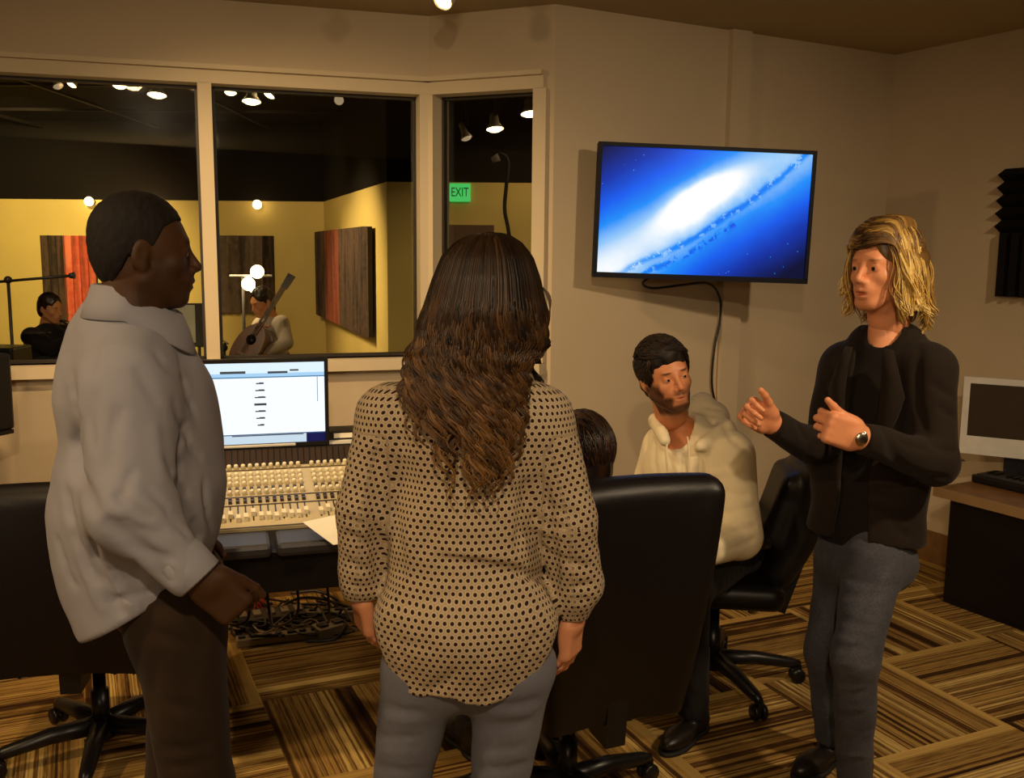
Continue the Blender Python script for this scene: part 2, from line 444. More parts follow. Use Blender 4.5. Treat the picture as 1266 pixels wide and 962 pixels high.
# pilaster strip on the screen wall
sB = lambda px, py: float((onwall(px, py, C2, C4)-C2)@dB)
p0, p1 = sB(895, 200), sB(918, 200)
strip('trim_1', C2, dB, nB, p0, p1, .17, H, .035, M_wall)
# glass
t = NT('window_glass'); t.t.nodes.remove(t.b)
tr = t.n('ShaderNodeBsdfTransparent'); tr.inputs[0].default_value = (.93, .95, .93, 1)
gl = t.n('ShaderNodeBsdfGlossy'); gl.inputs['Roughness'].default_value = .02
fr = t.n('ShaderNodeFresnel'); fr.inputs[0].default_value = 1.45; mx = t.n('ShaderNodeMixShader')
t.l(fr.outputs[0], mx.inputs[0]); t.l(tr.outputs[0], mx.inputs[1]); t.l(gl.outputs[0], mx.inputs[2]); t.l(mx.outputs[0], t.out.inputs[0])
M_glass = t.mat
M_frame_dark = plain('window_gasket', srgb(40, 30, 22), .5)
def window(name, P, d, n, s0, s1, post=None, gl_=None):
    e = empty(name, P+d*(s0+s1)/2+[0, 0, wz0]); e['kind'] = 'structure'
    O = P+d*(s0+s1)/2+[0, 0, wz0]
    Q = P-O
    fr = MB(); f = .045
    fr.prism(rect(Q, d, s0-f, s1+f, wz1-.002, wz1+.055), -.14, .03, n).prism(rect(Q, d, s0-f, s1+f, wz1+.055, wz1+.075), -.0, .055, n)
    fr.prism(rect(Q, d, s0-f, s0+.004, wz0, wz1), -.14, .03, n).prism(rect(Q, d, s1-.004, s1+f*1.3, wz0, wz1), -.14, .03, n)
    if post: fr.prism(rect(Q, d, post[0], post[1], wz0, wz1), -.14, .03, n)
    fr.build('window_frame', M_trim, e)
    MB().prism(rect(Q, d, s0-f-.02, s1+f*1.2, wz0-.055, wz0), -.14, .06, n).build('window_sill', M_trim, e)
    g = MB(); parts = [(s0, post[0]), (post[1], s1)] if post else [(s0, s1)]
    for a, b in parts:
        MB().prism(rect(Q, d, a, b, wz0, wz1), -.085, -.079, n).build('glass_pane', M_glass, e)
        w = .014
        for (x0, x1, z0, z1) in ((a, b, wz0, wz0+w), (a, b, wz1-w, wz1), (a, a+w, wz0, wz1), (b-w, b, wz0, wz1)): g.prism(rect(Q, d, x0, x1, z0, z1), -.10, -.065, n)
    g.build('gasket', M_frame_dark, e)
    return e
window('window_1', C0, dA, nA, a_left, a_right, (a_m0, a_m1))
window('window_2', C1, dA2, nA2, b_l, b_r)

# ================================================================== STUDIO BEHIND THE GLASS
SF = 12.0; SH = 3.15; zb = 2.22
K0 = np.array([-9.5, SF, 0]); K1 = flat(at(400, 248, SF)); K2 = flat(at(478, 223, 8.4)); K3 = np.array([5.5, 8.4, 0])
def swall(name, a, b, mat_lo=M_studio_yel):
    d = unit(b-a); L = float(np.linalg.norm(b-a)); n = np.array([d[1], -d[0], 0])
    lo = MB().prism(rect(a, d, -.0, L, 0, zb), -.12, 0, n).build(name, mat_lo); tag(lo, kind='structure')
    MB().prism(rect(a, d, -.0, L, zb, SH), -.12, .0, n).build('upper_wall', M_black_paint, lo)
    return d, n
swall('wall_studio_back', K0, K1); dS, nS = swall('wall_studio_panel_side', K1, K2); swall('wall_studio_exit_side', K2, K3)
swall('wall_studio_left', flat(C0)+np.array([-1.6, .3, 0]), K0)
swall('wall_studio_right', K3, flat(C4)+np.array([1.5, 1.2, 0]))
M_sfloor = plain('studio_floor_wood', srgb(80, 56, 34), .4, var=.2, vscale=5)
o = MB().prism([C0-nA*.13+dA*-3, C1-nA*.13, C2-nA2*.13+dB*.1, C4-nB*.13, [5.6, 7.5, 0], [5.6, 12.2, 0], [-10, 12.2, 0]], -.08, -.02, (0, 0, 1)).build('floor_studio', M_sfloor); tag(o, kind='structure')
o = MB().prism([[-10, 3.9, SH], [5.6, 3.9, SH], [5.6, 12.2, SH], [-10, 12.2, SH]], 0, .08, (0, 0, 1)).build('ceiling_studio', M_black_paint); tag(o, kind='structure')
# ceiling beams and conduit (painted black)
M_dkmetal = plain('dark_brown_conduit', srgb(34, 26, 21), .6, metal=.2)
bm_ = MB()
for yy in (6.2, 7.6, 9.0, 10.6): bm_.box((-2.5, yy, SH-.06), (6.8, .014, .014))
for xx in (-5.6, -4.2, -2.9, -1.4, .2): bm_.box((xx, 8.5, SH-.09), (.014, 3.3, .014))
o = bm_.build('ceiling_studio_grid', M_dkmetal); tag(o, kind='structure')
# ================================================================== OBJECTS IN THE CONTROL ROOM
M_blackpl = plain('black_plastic', srgb(20, 18, 20), .35, spec=.4)
M_bezel = plain('screen_bezel', srgb(9, 10, 26), .5, spec=.2)
M_darkgrey = plain('dark_grey_vinyl', srgb(46, 43, 47), .45)
M_leather = plain('black_leather', srgb(16, 11, 11), .42, spec=.35, bump=.15, bscale=350)
M_chrome = plain('chrome', srgb(190, 180, 165), .25, metal=1)
M_silver = plain('silver_aluminium', srgb(214, 210, 202), .4, metal=0)
M_cable = plain('cable_rubber', srgb(24, 20, 18), .4)
M_cream = plain('console_cream_panel', srgb(180, 166, 130), .5)
M_knob = plain('pale_knob', srgb(226, 214, 180), .4)
M_darkcap = plain('dark_fader_cap', srgb(60, 48, 38), .4)
M_wood = plain('brown_desk_wood', srgb(124, 84, 44), .4, var=.3, vscale=14)
M_paper = plain('white_paper', srgb(226, 220, 200), .8)

# ---------------- television: pose fitted to the four corners of its frame
tvpx = [(740, 174), (1011, 188), (998, 350), (733, 343)]
def fit_tv():
    W_, H_ = .985, .592
    best = None
    def proj(p):
        x, y, z = p[0], p[1], p[2]-CAM_H
        xc = x; f = y*cos(PITCH)-z*sin(PITCH); u = y*sin(PITCH)+z*cos(PITCH)
        X = FPX*xc/f; U = FPX*u/f
        X, U = X*cos(-ROLL)-U*sin(-ROLL), X*sin(-ROLL)+U*cos(-ROLL)
        return 633+X, 481-U
    def err(v):
        c = v[:3]; R = Rz(v[3])@Rx(v[4])@Ry(v[5]); e = []
        for (sx, sz), q in zip(((-1, 1), (1, 1), (1, -1), (-1, -1)), tvpx):
            p = c+R@np.array([sx*W_/2, 0, sz*H_/2]); a = proj(p); e += [a[0]-q[0], a[1]-q[1]]
        return np.array(e)
    v = np.array([.86, 4.4, 1.83, .08, 0., 0.])
    for _ in range(40):
        e = err(v); J = np.stack([(err(v+np.eye(6)[i]*1e-4)-e)/1e-4 for i in range(6)], 1)
        v = v-np.linalg.solve(J.T@J+1e-3*np.eye(6), J.T@e)
    return v, err(v), W_, H_
tvv, tverr, TW, TH = fit_tv()
print('TV', tvv, 'err', tverr.round(1))
def tv_screen_mat():
    t = NT('television_picture'); X, Y, Z = t.sep(t.coord())
    n0 = t.noise(t.coord(), 5, 4, .6); 
    x = t.m('ADD', X, .03); z = t.m('SUBTRACT', Z, .045)
    ca, sa = cos(radians(33)), sin(radians(33))
    b = t.m('ADD', t.m('MULTIPLY', x, ca), t.m('MULTIPLY', z, sa)); a = t.m('SUBTRACT', t.m('MULTIPLY', z, ca), t.m('MULTIPLY', x, sa))
    a = t.m('ADD', a, t.m('MULTIPLY', t.m('SUBTRACT', n0, .5), .05))
    def g(u, c, w): 
        q = t.m('DIVIDE', t.m('SUBTRACT', u, c), w); return t.m('EXPONENT', t.m('MULTIPLY', t.m('MULTIPLY', q, q), -1.0))
    core = t.m('MULTIPLY', g(a, .018, .062), g(b, .02, .19))
    band = t.m('MULTIPLY', g(a, -.03, .125), t.m('ADD', .45, t.m('MULTIPLY', n0, .4)))
    wide = t.m('ADD', t.m('MULTIPLY', g(a, -.02, .30), .40), t.m('MULTIPLY', g(b, -.55, .30), t.m('MULTIPLY', g(a, -.04, .20), .22)))
    I = t.m('ADD', t.m('ADD', t.m('MULTIPLY', core, .9), t.m('MULTIPLY', band, .50)), wide)
    n1 = t.noise(t.coord(), 26, 4, .7)
    lane_pos = t.m('ADD', a, t.m('MULTIPLY', t.m('MULTIPLY', b, b), -.18))
    lane = t.m('MULTIPLY', g(lane_pos, -.115, .014), t.m('MULTIPLY', t.m('GREATER_THAN', n1, .44), 1.0))
    lane2 = t.m('MULTIPLY', g(lane_pos, -.165, .012), t.m('MULTIPLY', t.m('MULTIPLY', t.m('GREATER_THAN', n1, .5), t.m('LESS_THAN', b, .1)), .8))
    I = t.m('SUBTRACT', I, t.m('MULTIPLY', t.m('ADD', lane, lane2), .26))
    st = t.n('ShaderNodeTexVoronoi'); st.inputs['Scale'].default_value = 34; t.l(t.coord(), st.inputs['Vector'])
    stars = t.m('MULTIPLY', t.m('LESS_THAN', st.outputs['Distance'], .08), t.m('LESS_THAN', I, .17))
    I = t.m('ADD', I, t.m('MULTIPLY', stars, .35))
    col = t.ramp(I, [(.04, srgb(3, 10, 52)), (.13, srgb(4, 50, 170)), (.25, srgb(6, 92, 238)), (.44, srgb(24, 142, 250)), (.70, srgb(150, 202, 250)), (.92, srgb(240, 248, 255)), (1.0, srgb(255, 255, 255))])
    t.set(srgb(5, 5, 8), .4, spec=.15, emit=col, emis=1.0); return t.mat
M_tv = tv_screen_mat()
tv = empty('television', tvv[:3], label='wall-mounted flat television showing a blue and white galaxy picture', cat='television')
tv.rotation_euler = Matrix((Rz(tvv[3])@Rx(tvv[4])@Ry(tvv[5])).tolist()).to_euler()
MB().box((0, .03, 0), (TW/2, .02, TH/2), bev=.006).build('casing', M_bezel, tv)
fr = MB(); bz = .017
for c, h in (((0, .004, TH/2-bz/2), (TW/2, .008, bz/2)), ((0, .004, -TH/2+bz*.7), (TW/2, .008, bz*.7)), ((-TW/2+bz/2, .004, 0), (bz/2, .008, TH/2-bz)), ((TW/2-bz/2, .004, 0), (bz/2, .008, TH/2-bz))): fr.box(c, h)
fr.build('bezel', M_bezel, tv)
MB().box((0, .008, bz*.2), (TW/2-bz, .002, TH/2-bz*1.2)).build('screen', M_tv, tv)
MB().box((.0, .075, -.02), (.20, .03, .16), bev=.01).build('rear_housing', M_blackpl, tv)
# swivel arm to wall
tvc = tvv[:3]; ws = float((onwall(890, 262, C2, C4)-C2)@dB); wp = C2+dB*ws+[0, 0, tvc[2]]
Rtv = np.array(tv.rotation_euler.to_matrix()); arm = MB()
pa = Rtv.T@(wp+nB*.02-tvc); pb = np.array([.12, .10, 0]); 
arm.tube([pb, (pa+pb)/2+np.array([.08, 0, 0]), pa], .018, 8); arm.box(pa, (.09, .012, .11), R=Rtv.T@Rz(atan2(dB[1], dB[0])))
arm.build('wall_bracket', M_blackpl, tv)
# cable hanging under the television
cb = MB(); W0 = lambda px, py, off=.02: onwall(px, py, C2, C4)+nB*off
pts = [W0(800, 335, .12), W0(786, 348, .06), W0(800, 356, .04), W0(835, 352, .05), W0(868, 350, .05), W0(885, 368, .03), W0(887, 395, .02), W0(880, 430, .02), W0(877, 475, .02), W0(884, 520, .02), W0(880, 600, .02)]
cb.tube(catmull(pts, 60), .006, 6); o = cb.build('television_cable', M_cable); tag(o, 'thin black cable hanging down the wall below the television', 'cable')

# ---------------- mixing console
cons0 = onz(283, 683, .72); cons0[2] = 0
CX = cons0-dA*.12     # left end hidden behind the man
con = empty('mixing_console', CX, atan2(dA[1], dA[0]), 'wide cream mixing console with rows of faders and dark padded armrest', 'mixing console')
CW = 1.19
def body_profile(x0, x1, prof):
    return [(x0, y, z) for y, z in prof], (1, 0, 0), 0, x1-x0
mb = MB(); prof = [(.06, .60), (.06, .70), (.16, .735), (.60, .845), (.62, .845), (.655, .917), (.92, .917), (.92, .62), (.5, .56)]
mb.prism([(0, y, z) for y, z in prof], 0.0, CW, (1, 0, 0)); mb.build('chassis', M_blackpl, con)
# sloping control surface
sl = atan2(.11, .44); Rs = Rx(sl); s0 = np.array([0, .16, .737])
def surf(x, v, up=0): return s0+[x, 0, 0]+Rs@np.array([0, v, up])
sm = MB(); Lv = .455
sm.box(surf(CW/2, Lv/2, .004), (CW/2-.012, Lv/2, .006), Rs); sm.build('control_surface', M_cream, con)
n = int(CW/.0252); sl_ = MB()
def stamp(name, mb_, mat, pts, limit=100):
    """one object per piece (shared mesh); what is past the limit becomes one 'stuff' object"""
    first = None
    for k, p in enumerate(pts[:limit]):
        if first is None: o = first = mb_.build(name, mat, con)
        else: o = first.copy(); COL.objects.link(o); o.parent = con
        o.location = [float(c) for c in p]; o.rotation_euler = (sl, 0, 0)
    if len(pts) > limit:
        m = MB(); base = np.array(mb_.v)@Rs.T
        for p in pts[limit:]: m.add(base+p, mb_.f, False)
        tag(m.build(name+'s', mat, con), kind='stuff')
kn_p, ca_p, bu_p = [], [], []
for i in range(n):
    x = .03+i*(CW-.06)/(n-1)
    if i % 16 == 15: continue
    sl_.box(surf(x, .10, .0105), (.0022, .05, .001), Rs)
    ca_p.append(surf(x, .055+.035*((i*7) % 5)/4*(1 if i % 3 else .3), .018))
    for v in (.175, .195, .265): bu_p.append(surf(x, v, .015))
    for v in (.235, .30, .335, .37, .435): kn_p.append(surf(x, v, .010))
stamp('rotary_knob', MB().lathe([(.0085, 0), (.0075, .016), (.006, .018)], (0, 0, 0), 8), M_knob, kn_p)
stamp('fader_cap', MB().box((0, 0, 0), (.007, .013, .010)), M_knob, ca_p)
stamp('channel_button', MB().box((0, 0, 0), (.006, .006, .006)), M_darkcap, bu_p)
sl_.build('fader_slots', M_blackpl, con)
st = MB()
for v in (.005, .155, .215, .42, .45): st.box(surf(CW/2, v, .011), (CW/2-.012, .003, .0012), Rs)
st.build('divider_strips', M_darkcap, con)
# meter bridge with upright slots
bt = atan2(.085, .04); mbg = MB()
for i in range(54):
    x = .02+i*(CW-.04)/53; mbg.box((x, .634, .881), (.009, .004, .030), Rx(-.44))
mbg.build('meter_slots', plain('meter_window', srgb(58, 46, 40), .2), con)
MB().box((CW/2, .662, .920), (CW/2, .014, .005)).build('bridge_trim', M_silver, con)
ar = MB(); gap = .27+.0
xg = float((onz(338, 670, .73)-CX)@dA)
for a, b in ((.0, xg-.008), (xg+.008, xg+.52), (xg+.54, CW)): 
    if b > a: ar.box(((a+b)/2, .075, .715), ((b-a)/2, .085, .022), bev=.014)
ar.build('armrest_pad', M_darkgrey, con)
MB().box((CW/2, .10, .63), (CW/2, .055, .07), bev=.006).build('front_panel', M_leather, con)
for x in (.06, CW-.06): MB().box((x, .62, .29), (.03, .20, .29), bev=.005).build('leg', M_blackpl, con)
# sheet of paper
pc = (onz(376, 645, .775)+onz(425, 640, .775)+onz(425, 672, .745)+onz(405, 672, .745))/4
q = [onz(374, 646, .775), onz(440, 632, .80), onz(452, 668, .765), onz(412, 674, .752)]
mb = MB(); mb.add(q+[p+[0, 0, .0015] for p in q], [(3, 2, 1, 0), (4, 5, 6, 7), (0, 1, 5, 4), (1, 2, 6, 5), (2, 3, 7, 6), (3, 0, 4, 7)])
o = mb.build('paper_sheet', M_paper); tag(o, 'white paper sheet lying on the right of the mixing console', 'paper')
# small white box on bridge
g0 = at(407, 560, 3.62); gx = empty('outboard_unit', (g0[0]+.03, g0[1]+.10, .918), atan2(dA[1], dA[0]), 'small dark unit with pale display on the console beside the monitor', 'audio unit')
MB().box((0, 0, .022), (.075, .055, .02), bev=.004).build('case', M_blackpl, gx); MB().box((-.0, -.056, .024), (.035, .002, .009)).build('display', M_paper, gx)

# ---------------- monitor on console
def mon_mat():
    t = NT('monitor_picture'); X, Y, Z = t.sep(t.coord())
    c = t.mix(t.m('GREATER_THAN', Z, .098), srgb(236, 244, 252), srgb(160, 200, 232))
    c = t.mix(t.m('GREATER_THAN', Z, .112), c, srgb(214, 232, 246))
    c = t.mix(t.m('LESS_THAN', t.m('ABSOLUTE', t.m('SUBTRACT', Z, .097)), .0022), c, srgb(70, 120, 160))
    lo = t.m('LESS_THAN', Z, -.117); c = t.mix(lo, c, srgb(190, 208, 222))
    c = t.mix(t.m('MULTIPLY', lo, t.m('GREATER_THAN', X, .17)), c, srgb(10, 16, 70))
    c = t.mix(t.m('LESS_THAN', t.m('ABSOLUTE', t.m('SUBTRACT', Z, -.117)), .002), c, srgb(60, 90, 120))
    c = t.mix(t.m('MULTIPLY', t.m('LESS_THAN', t.m('ABSOLUTE', t.m('SUBTRACT', X, .214)), .0014), t.m('LESS_THAN', t.m('ABSOLUTE', t.m('SUBTRACT', Z, .05)), .05)), c, srgb(120, 140, 160))
    t.set(srgb(8, 8, 10), .25, emit=c, emis=1.15); return t.mat
mL = at(229, 452, 3.48); mR = at(405, 442, 3.48+.53*dA[1]/dA[0]*.9); mRb = at(405, 549, mR[1])
md = unit((mR-mL)*[1, 1, 0]); MW = float(np.linalg.norm((mR-mL)[:2])); MH = mR[2]-mRb[2]
mc = (mL+mR)/2; mc[2] = (mR[2]+mRb[2])/2
print('monitor', MW, MH, mc)
mon = empty('computer_monitor', mc, atan2(md[1], md[0]), 'black-framed computer monitor with bright white window on the mixing console', 'monitor')
MB().box((0, .02, 0), (MW/2, .016, MH/2), bev=.005).build('casing', M_blackpl, mon)
fr = MB(); bz = .014
for c, h in (((0, 0, MH/2-bz/2), (MW/2, .008, bz/2)), ((0, 0, -MH/2+bz/2), (MW/2, .008, bz/2)), ((-MW/2+bz/2, 0, 0), (bz/2, .008, MH/2-bz)), ((MW/2-bz/2, 0, 0), (bz/2, .008, MH/2-bz))): fr.box(c, h)
fr.build('bezel', M_blackpl, mon)
scr = MB().box((0, .003, 0), (MW/2-bz, .002, MH/2-bz)).build('screen', mon_mat(), mon)
M_clip = plain('screen_clip', srgb(50, 60, 70), .4, emit=srgb(50, 60, 76), emis=.5); cl = MB()
for k in range(7):
    w = (.014, .017, .020, .022, .019, .016, .012)[k]; z = .074-.026*k
    MB().box((.005, 0, z), (w, .001, .0022 if k != 3 else .004)).box((.01, 0, z+.002), (w*.6, .001, .002)).build('track_mark', M_clip, scr)
for nm, c, h in (('toolbar_mark', (-.09, 0, .1165), (.045, .001, .0045)), ('toolbar_mark', (.07, 0, .1145), (.036, .001, .004)), ('toolbar_mark', (.13, 0, .1215), (.016, .001, .003)), ('status_mark', (.03, 0, -.121), (.13, .001, .0016))):
    MB().box(c, h).build(nm, M_clip, scr)
MB().box((0, .05, -MH/2-.02+.02), (.05, .018, .05)).build('stand_neck', M_blackpl, mon)
zb_ = .9175-mc[2]; MB().box((0, .07, zb_+.006), (.13, .08, .006), bev=.004).build('stand_base', M_silver, mon)
MB().box((0, .058, (zb_-MH/2)/2-.0), (.03, .01, abs(zb_+MH/2)/2+.03)).build('stand_column', M_silver, mon)

# ---------------- speaker at left edge on stand
sp0 = at(-36, 534, 3.7)
sp = empty('studio_speaker', (sp0[0], sp0[1], sp0[2]), -.35, 'black studio speaker at the far left edge beside the window', 'speaker')
MB().box((0, 0, .15), (.10, .12, .15), bev=.012).build('cabinet', M_blackpl, sp)
Rf = Rx(pi/2)
MB().lathe([(.075, 0), (.07, .008), (.05, -.004), (.02, -.02), (.001, -.02)], (0, -.121, .10), 24, Rf).build('woofer', M_darkgrey, sp)
MB().lathe([(.03, 0), (.028, .006), (.012, .0), (.001, .008)], (0, -.121, .235), 20, Rf).build('tweeter', M_darkgrey, sp)
ss = empty('speaker_stand', (sp0[0], sp0[1], 0), -.35, 'black pole stand holding the speaker at the far left edge', 'stand')
MB().tube([(0, 0, .02), (0, 0, sp0[2]-.014)], .022, 12).build('pole', M_blackpl, ss)
MB().box((0, 0, sp0[2]-.0085), (.10, .11, .008)).build('top_plate', M_blackpl, ss); MB().box((0, 0, .012), (.16, .16, .012), bev=.005).build('base_plate', M_blackpl, ss)

# ---------------- cables and boxes under the console
M_power = plain('power_strip_metal', srgb(150, 140, 120), .35, metal=.5)
M_red = plain('red_box', srgb(190, 70, 50), .6)
M_amp = plain('dark_rack_unit', srgb(38, 32, 28), .4)
def gear(px, py, L, W, Hh, rz, name, lab, cat, mat, panel=None):
    p = onz(px, py, 0); e = empty(name, p, rz, lab, cat)
    MB().box((0, 0, Hh/2+.001), (L/2, W/2, Hh/2), bev=min(.006, Hh*.2)).build('case', mat, e)
    if panel:
        for k in range(panel): MB().box((-L/2+L*(k+.5)/panel, -.0, Hh+.004), (L/panel*.28, W*.22, .004)).build('socket', M_blackpl if mat is M_power else M_power, e)
    return e
az = atan2(dA[1], dA[0])
gear(305, 752, .16, .10, .10, az, 'small_box', 'small red box on the floor under the console', 'box', M_red, 0)
gear(352, 792, .40, .06, .035, az+.05, 'power_strip', 'long pale power strip nearest the open carpet under the console', 'power strip', M_power, 8)
gear(395, 765, .34, .05, .04, az-.2, 'power_strip', 'shorter metal power strip behind the nest of cables under the console', 'power strip', M_power, 6)
gear(335, 770, .30, .14, .05, az+.1, 'rack_unit', 'flat dark rack unit lying among cables under the console', 'rack unit', M_amp, 5)
gear(408, 785, .14, .09, .05, az+.4, 'adapter_box', 'small pale adapter box on carpet beside the cable nest', 'adapter', M_power, 2)
rr = random.Random(3)
labs_unused = ['at the left of the nest under the console', 'looped over the rack unit', 'hanging from the console front', 'coiled beside the power strip', 'trailing toward the red box', 'crossing behind the adapter box']
def floor_cable(pxs, lab, r=.005, mat=None, h=None):
    P = []
    for i, (px, py) in enumerate(pxs):
        p = onz(px, py, .012); p[2] = .008+(h[i] if h else rr.uniform(0, .05)); P.append(p)
    o = MB().tube(catmull(P, 14*len(P)), r, 6).build('cable', mat or M_cable); tag(o, lab, 'cable', 'tangled cables under the mixing console')
common = 'dark cable tangled on the carpet under the mixing console'
for k in range(20):
    x0 = rr.uniform(275, 400); y0 = rr.uniform(745, 792); n_ = rr.randint(5, 8); pts = []
    a0 = rr.uniform(0, 6.3); rad = rr.uniform(12, 42); cx = min(max(x0, 290), 405)
    for i in range(n_):
        a0 += rr.uniform(.5, 1.2); pts.append((cx+rad*1.4*cos(a0)+rr.uniform(-8, 8), max(742, y0+rad*.35*sin(a0)+rr.uniform(-4, 4))))
    floor_cable(pts, common, rr.choice([.004, .005, .007]))
M_pcable = plain('pale_cable', srgb(150, 130, 100), .4)
for k in range(4):
    x0 = 290+k*35; floor_cable([(x0-20, 770), (x0, 782+4*(k % 2)), (x0+25, 776), (x0+45, 786), (x0+60, 779)], 'pale cable tangled on the carpet under the mixing console', .004, M_pcable)
for k, (px, py) in enumerate(((322, 770), (352, 775), (384, 768), (300, 760), (415, 772))):
    g = onz(px, py, .01); top = CX+dA*float((g-CX)@dA)+np.array([-dA[1], dA[0], 0])*.5+[0, 0, .545]
    o = MB().tube(catmull([top, top+[.02, -.02, -.22], (top+g)/2+[.05*(-1)**k, -.05, -.12], g+[.03, .03, .06], g, g+[.08, -.03, .0]], 50), .005, 6).build('cable', M_cable)
    tag(o, 'dark cable dropping from the mixing console to the floor', 'cable', 'cables hanging under the mixing console')

# ---------------- office chairs
def taper_bend(top, bot, curve):
    def f(l, hh):
        z = l[2]/hh[2]; k = (top+bot)/2+(top-bot)/2*np.clip(z, -1.1, 1.1)
        X = l[0]/k; Y = l[1]+curve*(l[0]/hh[0])**2*.05-curve*.035*(z)**2
        return [X, Y, l[2]], hh
    return f
def castor_mesh(ang, R, zc=.03):
    c, s_ = cos(ang), sin(ang); Rr = Rz(ang); m = MB()
    for off in (-.016, .016):
        m.lathe([(.004, -.009), (.026, -.009), (.029, -.004), (.029, .004), (.026, .009), (.004, .009)], np.array([R*c, R*s_, .030])+Rr@np.array([0, off, 0]), 16, Rr@Rx(pi/2))
    m.box((R*c, R*s_, .055), (.014, .010, .016), Rr)
    return m
def office_chair(loc, face, back_h, seat_z, lab, back=(.27, .38), recline=.12, base_rot=0., arms=True, knob=False, R=.30, taper=.76):
    e = empty('office_chair', loc, face-pi/2, lab, 'office chair')     # local +y is the way the chair faces
    bw, bh = back; zc = back_h-bh+.01; Rb = Rx(recline)
    F = Field((-.36, -.50, seat_z-.1), (.36, .0, back_h+.08), .011)
    F.add(rbox((0, -.27-.12*(zc-seat_z)*0, zc), (bw, .052, bh), .05, Rb, taper_bend(1.0, taper, 1)), 0)
    F.add(rbox((0, -.225, zc+.05), (bw*.72, .05, bh*.62), .045, Rb), .03)
    F.groove((-bw*.8, -.36, back_h-.05), (bw*.8, -.36, back_h-.05), .012, .006)
    sdf_obj('backrest', F, M_leather, e, 1)
    F = Field((-.33, -.33, seat_z-.12), (.33, .36, seat_z+.06), .011)
    F.add(rbox((0, .03, seat_z-.045), (.26, .26, .05), .045), 0); F.add(ell((0, .03, seat_z-.01), (.2, .2, .035)), .04)
    sdf_obj('seat', F, M_leather, e, 1)
    MB().box((0, -.02, seat_z-.115), (.12, .16, .02), bev=.01).box((0, -.24, seat_z-.06), (.03, .05, .10), Rb).build('tilt_mechanism', M_blackpl, e)
    MB().lathe([(.028, .10), (.028, .22), (.02, .22), (.02, seat_z-.11)], (0, 0, 0), 16).build('gas_lift', M_blackpl, e)
    if arms:
        for s_ in (-1, 1):
            a = MB(); x = s_*.29
            a.tube(catmull([(s_*.20, .05, seat_z-.10), (x, .06, seat_z-.08), (x+s_*.02, .08, seat_z+.06), (x, .05, seat_z+.17)], 16), .017, 8)
            a.tube(catmull([(x, -.16, seat_z+.18), (x, .0, seat_z+.19), (x, .14, seat_z+.175)], 12), [.02]+[.028]*10+[.02], 8)
            a.build('armrest', M_blackpl, e)
    hub = MB().lathe([(.045, .06), (.05, .085), (.04, .115), (.03, .13)], (0, 0, 0), 20).build('base_hub', M_blackpl, e)
    if knob: MB().sphere((-.10, -.13, seat_z-.13), .022).build('tension_knob', M_chrome, e)
    for k in range(5):
        a = base_rot+2*pi*k/5-(face-pi/2); c, s_ = cos(a), sin(a); l = MB()
        l.tube([(0, 0, .10), (R*.5*c, R*.5*s_, .098), (R*.93*c, R*.93*s_, .078), (R*1.03*c, R*1.03*s_, .074)], [.034, .028, .022, .012], 8)
        leg = l.build('base_leg', M_blackpl, e); castor_mesh(a, R).build('castor', M_blackpl, leg)
    return e
# near chair: back towards the camera, seat towards the console
nb = at(800, 600, 2.42)
face1 = atan2(.90, -.38)
d1 = np.array([cos(face1), sin(face1), 0]); ch1 = np.array([nb[0], nb[1], 0])+d1*.30; ch1[0] -= .055
office_chair(ch1, face1, 1.065, .50, 'large black leather office chair seen from behind, between woman and seated man in hoodie', (.285, .40), .10, radians(-40), R=.31, taper=.68)
# second chair: the hoodie man sits on it, seen from its side
hub2 = onz(880, 842, 0); face2 = radians(172)
office_chair(hub2, face2, .90, .47, 'black office chair under the man in cream hoodie, its backrest seen edge-on', (.235, .24), .30, radians(-72), knob=True, R=.33)
# third chair at far left behind the man in shirt
c3 = at(62, 600, 2.75); face3 = radians(98)
office_chair((c3[0], c3[1]+.25, 0), face3, c3[2]+.0, .50, 'black leather office chair at far left behind the man in grey shirt', (.30, .385), .06, radians(-76), arms=False, R=.31)

# ---------------- right-hand desk with monitor, keyboard
dz = .56
dk = onz(1160, 603, dz); 
Ld = 1.9; Wd = max(.45, float((onz(1160, 603, .56)-C4)@nC)-.02)
dn = nC; sD = float((dk-C4)@dC); offw = float((dk-C4)@dn)
print('desk', sD, offw)
desk0 = C4+dC*(sD-.02)+dn*.02
desk = empty('wooden_desk', desk0, atan2(dC[1], dC[0]), 'brown wooden desk with black cabinet below along the right wall', 'desk')
# local x along wall toward camera, local -y is into room (dn)
sgn = float(np.cross(dC, dn)[2])   # +1 if room side is +y
yy = lambda v: sgn*v
MB().box((Ld/2, yy(Wd/2), dz-.02), (Ld/2, Wd/2, .02), bev=.004).build('desktop', M_wood, desk)
MB().box((Ld/2+.03, yy(Wd/2-.02), .268), (Ld/2-.02, Wd/2-.03, .268), bev=.006).build('cabinet', M_blackpl, desk)
MB().box((.50, yy(Wd-.045), .27), (.43, .006, .24), bev=.003).build('cabinet_door', M_leather, desk)
MB().box((1.40, yy(Wd-.045), .27), (.43, .006, .24), bev=.003).build('cabinet_door', M_leather, desk)
MB().box((Ld/2, yy(Wd+.004), dz-.02), (Ld/2, .006, .022)).build('edge_band', plain('pale_edge_band', srgb(150, 120, 80), .4), desk)
